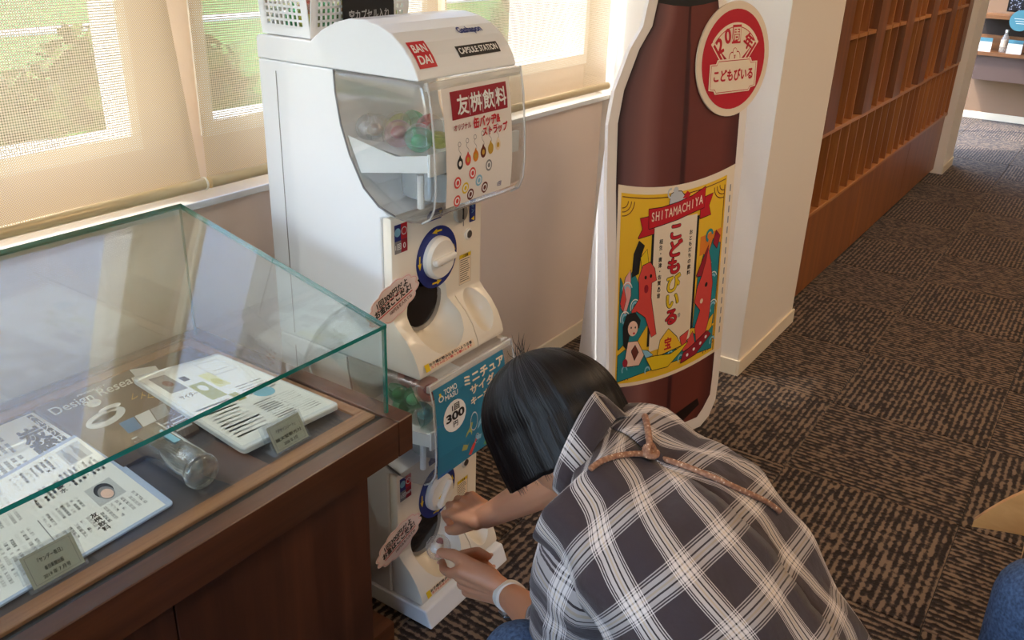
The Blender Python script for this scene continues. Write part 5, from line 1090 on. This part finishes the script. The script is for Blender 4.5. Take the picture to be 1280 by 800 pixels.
wt = root('wristwatch', wc, 'smart watch with a white band on the left wrist', 'watch')
MB().prism([((.0315)*math.cos(2*PI*k/40), (.0285)*math.sin(2*PI*k/40)) for k in range(40)], lambda a, b, h: wc+ws_*a+wu*b+wa*h, -.011, .011).build('band', mat('watch_band_white', 'ece6dc', .55), wt, bevel=.002)
sgn = -1 if ws_.x*1+ws_.y*-1 > 0 else 1
wd = (Vector((-.1, .2, -1))-wa*Vector((-.1, .2, -1)).dot(wa)).normalized(); wp = wa.cross(wd)
MB().obox(wc+wd*.033, wa*.018, wp*.015, wd*.0045).build('case', mat('watch_case', 'b9bcc0', .2, metal=.9), wt, bevel=.004, seg=3); MB().obox(wc+wd*.0383, wa*.015, wp*.0125, wd*.0012).build('screen', mat('watch_glass', '08090c', .05, coat=1), wt, bevel=.001)

# ---- wooden chair and seated person at the right edge
PLY = wood('plywood', 'c08a50', 'dba56a', 1, .6, rough=.35)
ch = root('wooden_chair', (1.66, -.17, 0), 'light plywood chair with a curved backrest at the right edge', 'chair')
a0 = at_x(1217, 651, 1.56); bkx, by_, bz_ = a0.x, a0.y, a0.z
mb = MB(); W_ = .42; prof = [(0, 0)]
pts = [(0.0, 0.0), (.012, .022), (.035, .046), (.07, .068), (.12, .086), (.21, .094), (.30, .086), (.35, .068), (.385, .046), (.408, .022), (.42, 0), (.40, -.012), (.02, -.012)]
def bend(s, t, h): a = (s-.21)/.21; return Vector((bkx+.045-.045*a*a+h+.10*t, by_-s, bz_+t))
NS = 28; vs = []
top = lambda s: .125*(1-abs((s-.21)/.21)**2.4); grid = []
for h in (0, .012):
    for j in range(6):
        for i in range(NS+1): s = .42*i/NS; t = -.012+(top(s)+.012)*j/5; vs.append(bend(s, t, h))
q = (NS+1)*6; F_ = []
for j in range(5):
    for i in range(NS): k = j*(NS+1)+i; F_ += [(k, k+NS+1, k+NS+2, k+1), (q+k, q+k+1, q+k+NS+2, q+k+NS+1)]
for i in range(NS): F_ += [(i, i+1, q+i+1, q+i), (5*(NS+1)+i, q+5*(NS+1)+i, q+5*(NS+1)+i+1, 5*(NS+1)+i+1)]
for j in range(5): F_ += [(j*(NS+1), q+j*(NS+1), q+(j+1)*(NS+1), (j+1)*(NS+1)), (j*(NS+1)+NS, (j+1)*(NS+1)+NS, q+(j+1)*(NS+1)+NS, q+j*(NS+1)+NS)]
mb.add(vs, F_); mb.build('backrest', PLY, ch, smooth=False, auto=40)
MB().box(bkx+.10, bkx+.44, by_-.41, by_-.09, .425, .440).build('seat', PLY, ch, bevel=.006)
for (lx, ly, top_) in ((bkx+.055, by_-.10, bz_+.02), (bkx+.055, by_-.36, bz_+.02), (bkx+.41, by_-.12, .426), (bkx+.41, by_-.38, .426)):
    MB().tube([(lx, ly, 0), (lx, ly, top_)], .012, 12).build('leg', mat('chair_leg', '5a4234', .4), ch, auto=40)
p2 = root('person', (1.2, -.5, 0), 'seated person at the right edge, only a blue denim knee in view', 'person')
def seated(o, yaw):
    R = Matrix.Rotation(yaw, 3, 'Z'); T_ = lambda x, y, z: o+R@Vector((x, y, z)); b = MB(); j = MB()
    chain(b, [T_(0, 0, .56), T_(0, -.03, .95), T_(0, 0, 1.06)], [.12, .13, .06]); chain(b, [T_(-.17, -.02, .97), T_(.17, -.02, .97)], [.06, .06]); P_ = head(b, T_(0, .05, 1.20), R@Vector((0, 1, 0)), Vector((0, 0, 1)))
    for q in (-1, 1):
        chain(b, [T_(q*.18, 0, .96), T_(q*.22, .08, .70), T_(q*.10, .30, .60)], [.05, .04, .028]); hand(b, T_(q*.10, .30, .60), R@Vector((-q*.2, 1, -.1)), R@Vector((-q, 0, .1)), Vector((0, 0, -1)), .95, [(.2, .3, .2)]*4, (.7, .6, 0, .9, .2, 0, 1, 0, 0))
        chain(b, [T_(q*.08, 0, .50), T_(q*.075, .44, .50), T_(q*.075, .42, .10)], [.08, .055, .035]); chain(b, [T_(q*.075, .40, .05), T_(q*.08, .56, .04)], [.035, .03])
        chain(j, [T_(q*.08, .0, .50), T_(q*.075, .44, .505), T_(q*.075, .44, .30), T_(q*.075, .43, .10)], [.098, .078, .072, .06])
    chain(j, [T_(-.09, 0, .50), T_(.09, 0, .50)], [.11, .11]); return b, j, P_, T_, R
R0 = Matrix.Rotation(-.6, 3, 'Z'); KN = at_z(1308, 758, .56)
b2, j2, P2, T2, R2 = seated(KN-R0@Vector((-.075, .44, .505)), -.6)
bo = voxel(b2, 'body', SKIN, p2, .008, 2); voxel(j2, 'jeans', JE, p2, .008, 3); face_parts(P2, bo)
s2m = MB(); chain(s2m, [T2(0, 0, .60), T2(0, -.03, .95)], [.15, .15]); chain(s2m, [T2(-.17, -.02, .95), T2(.17, -.02, .95)], [.08, .08])
for q in (-1, 1): chain(s2m, [T2(q*.18, 0, .95), T2(q*.22, .08, .72)], [.075, .065])
voxel(s2m, 'shirt', mat('grey_shirt', '55585e', .85), p2, .010, 3)
h2 = MB(); h2.ball(T2(0, .02, 1.245), (.092, .108, .095), 24, k=16); h2.build('hair', mat('plain_hair', '15100e', .5), p2, smooth=True)
for q in (-1, 1): m_ = MB(); chain(m_, [T2(q*.075, .38, .02), T2(q*.08, .56, .01)], [.045, .038]); voxel(m_, 'shoe', mat('shoe_black', '202022', .6), p2, .008, 2)
st2 = root('stool', (1.13, -.68, 0), 'dark round stool under the seated person at the right edge', 'stool')
MB().lathe([(.17, .40), (.18, .41), (.18, .435), (.17, .445)], (T2(0, 0, 0).x, T2(0, 0, 0).y, 0), n=30).build('seat', mat('stool_seat', '3a2e28', .6), st2, auto=40)
for k in range(4): a = PI/4+PI/2*k; MB().tube([(T2(0, 0, 0).x+.14*math.cos(a), T2(0, 0, 0).y+.14*math.sin(a), .41), (T2(0, 0, 0).x+.17*math.cos(a), T2(0, 0, 0).y+.17*math.sin(a), 0)], .012, 10).build('leg', mat('chair_leg', '5a4234', .4), st2)
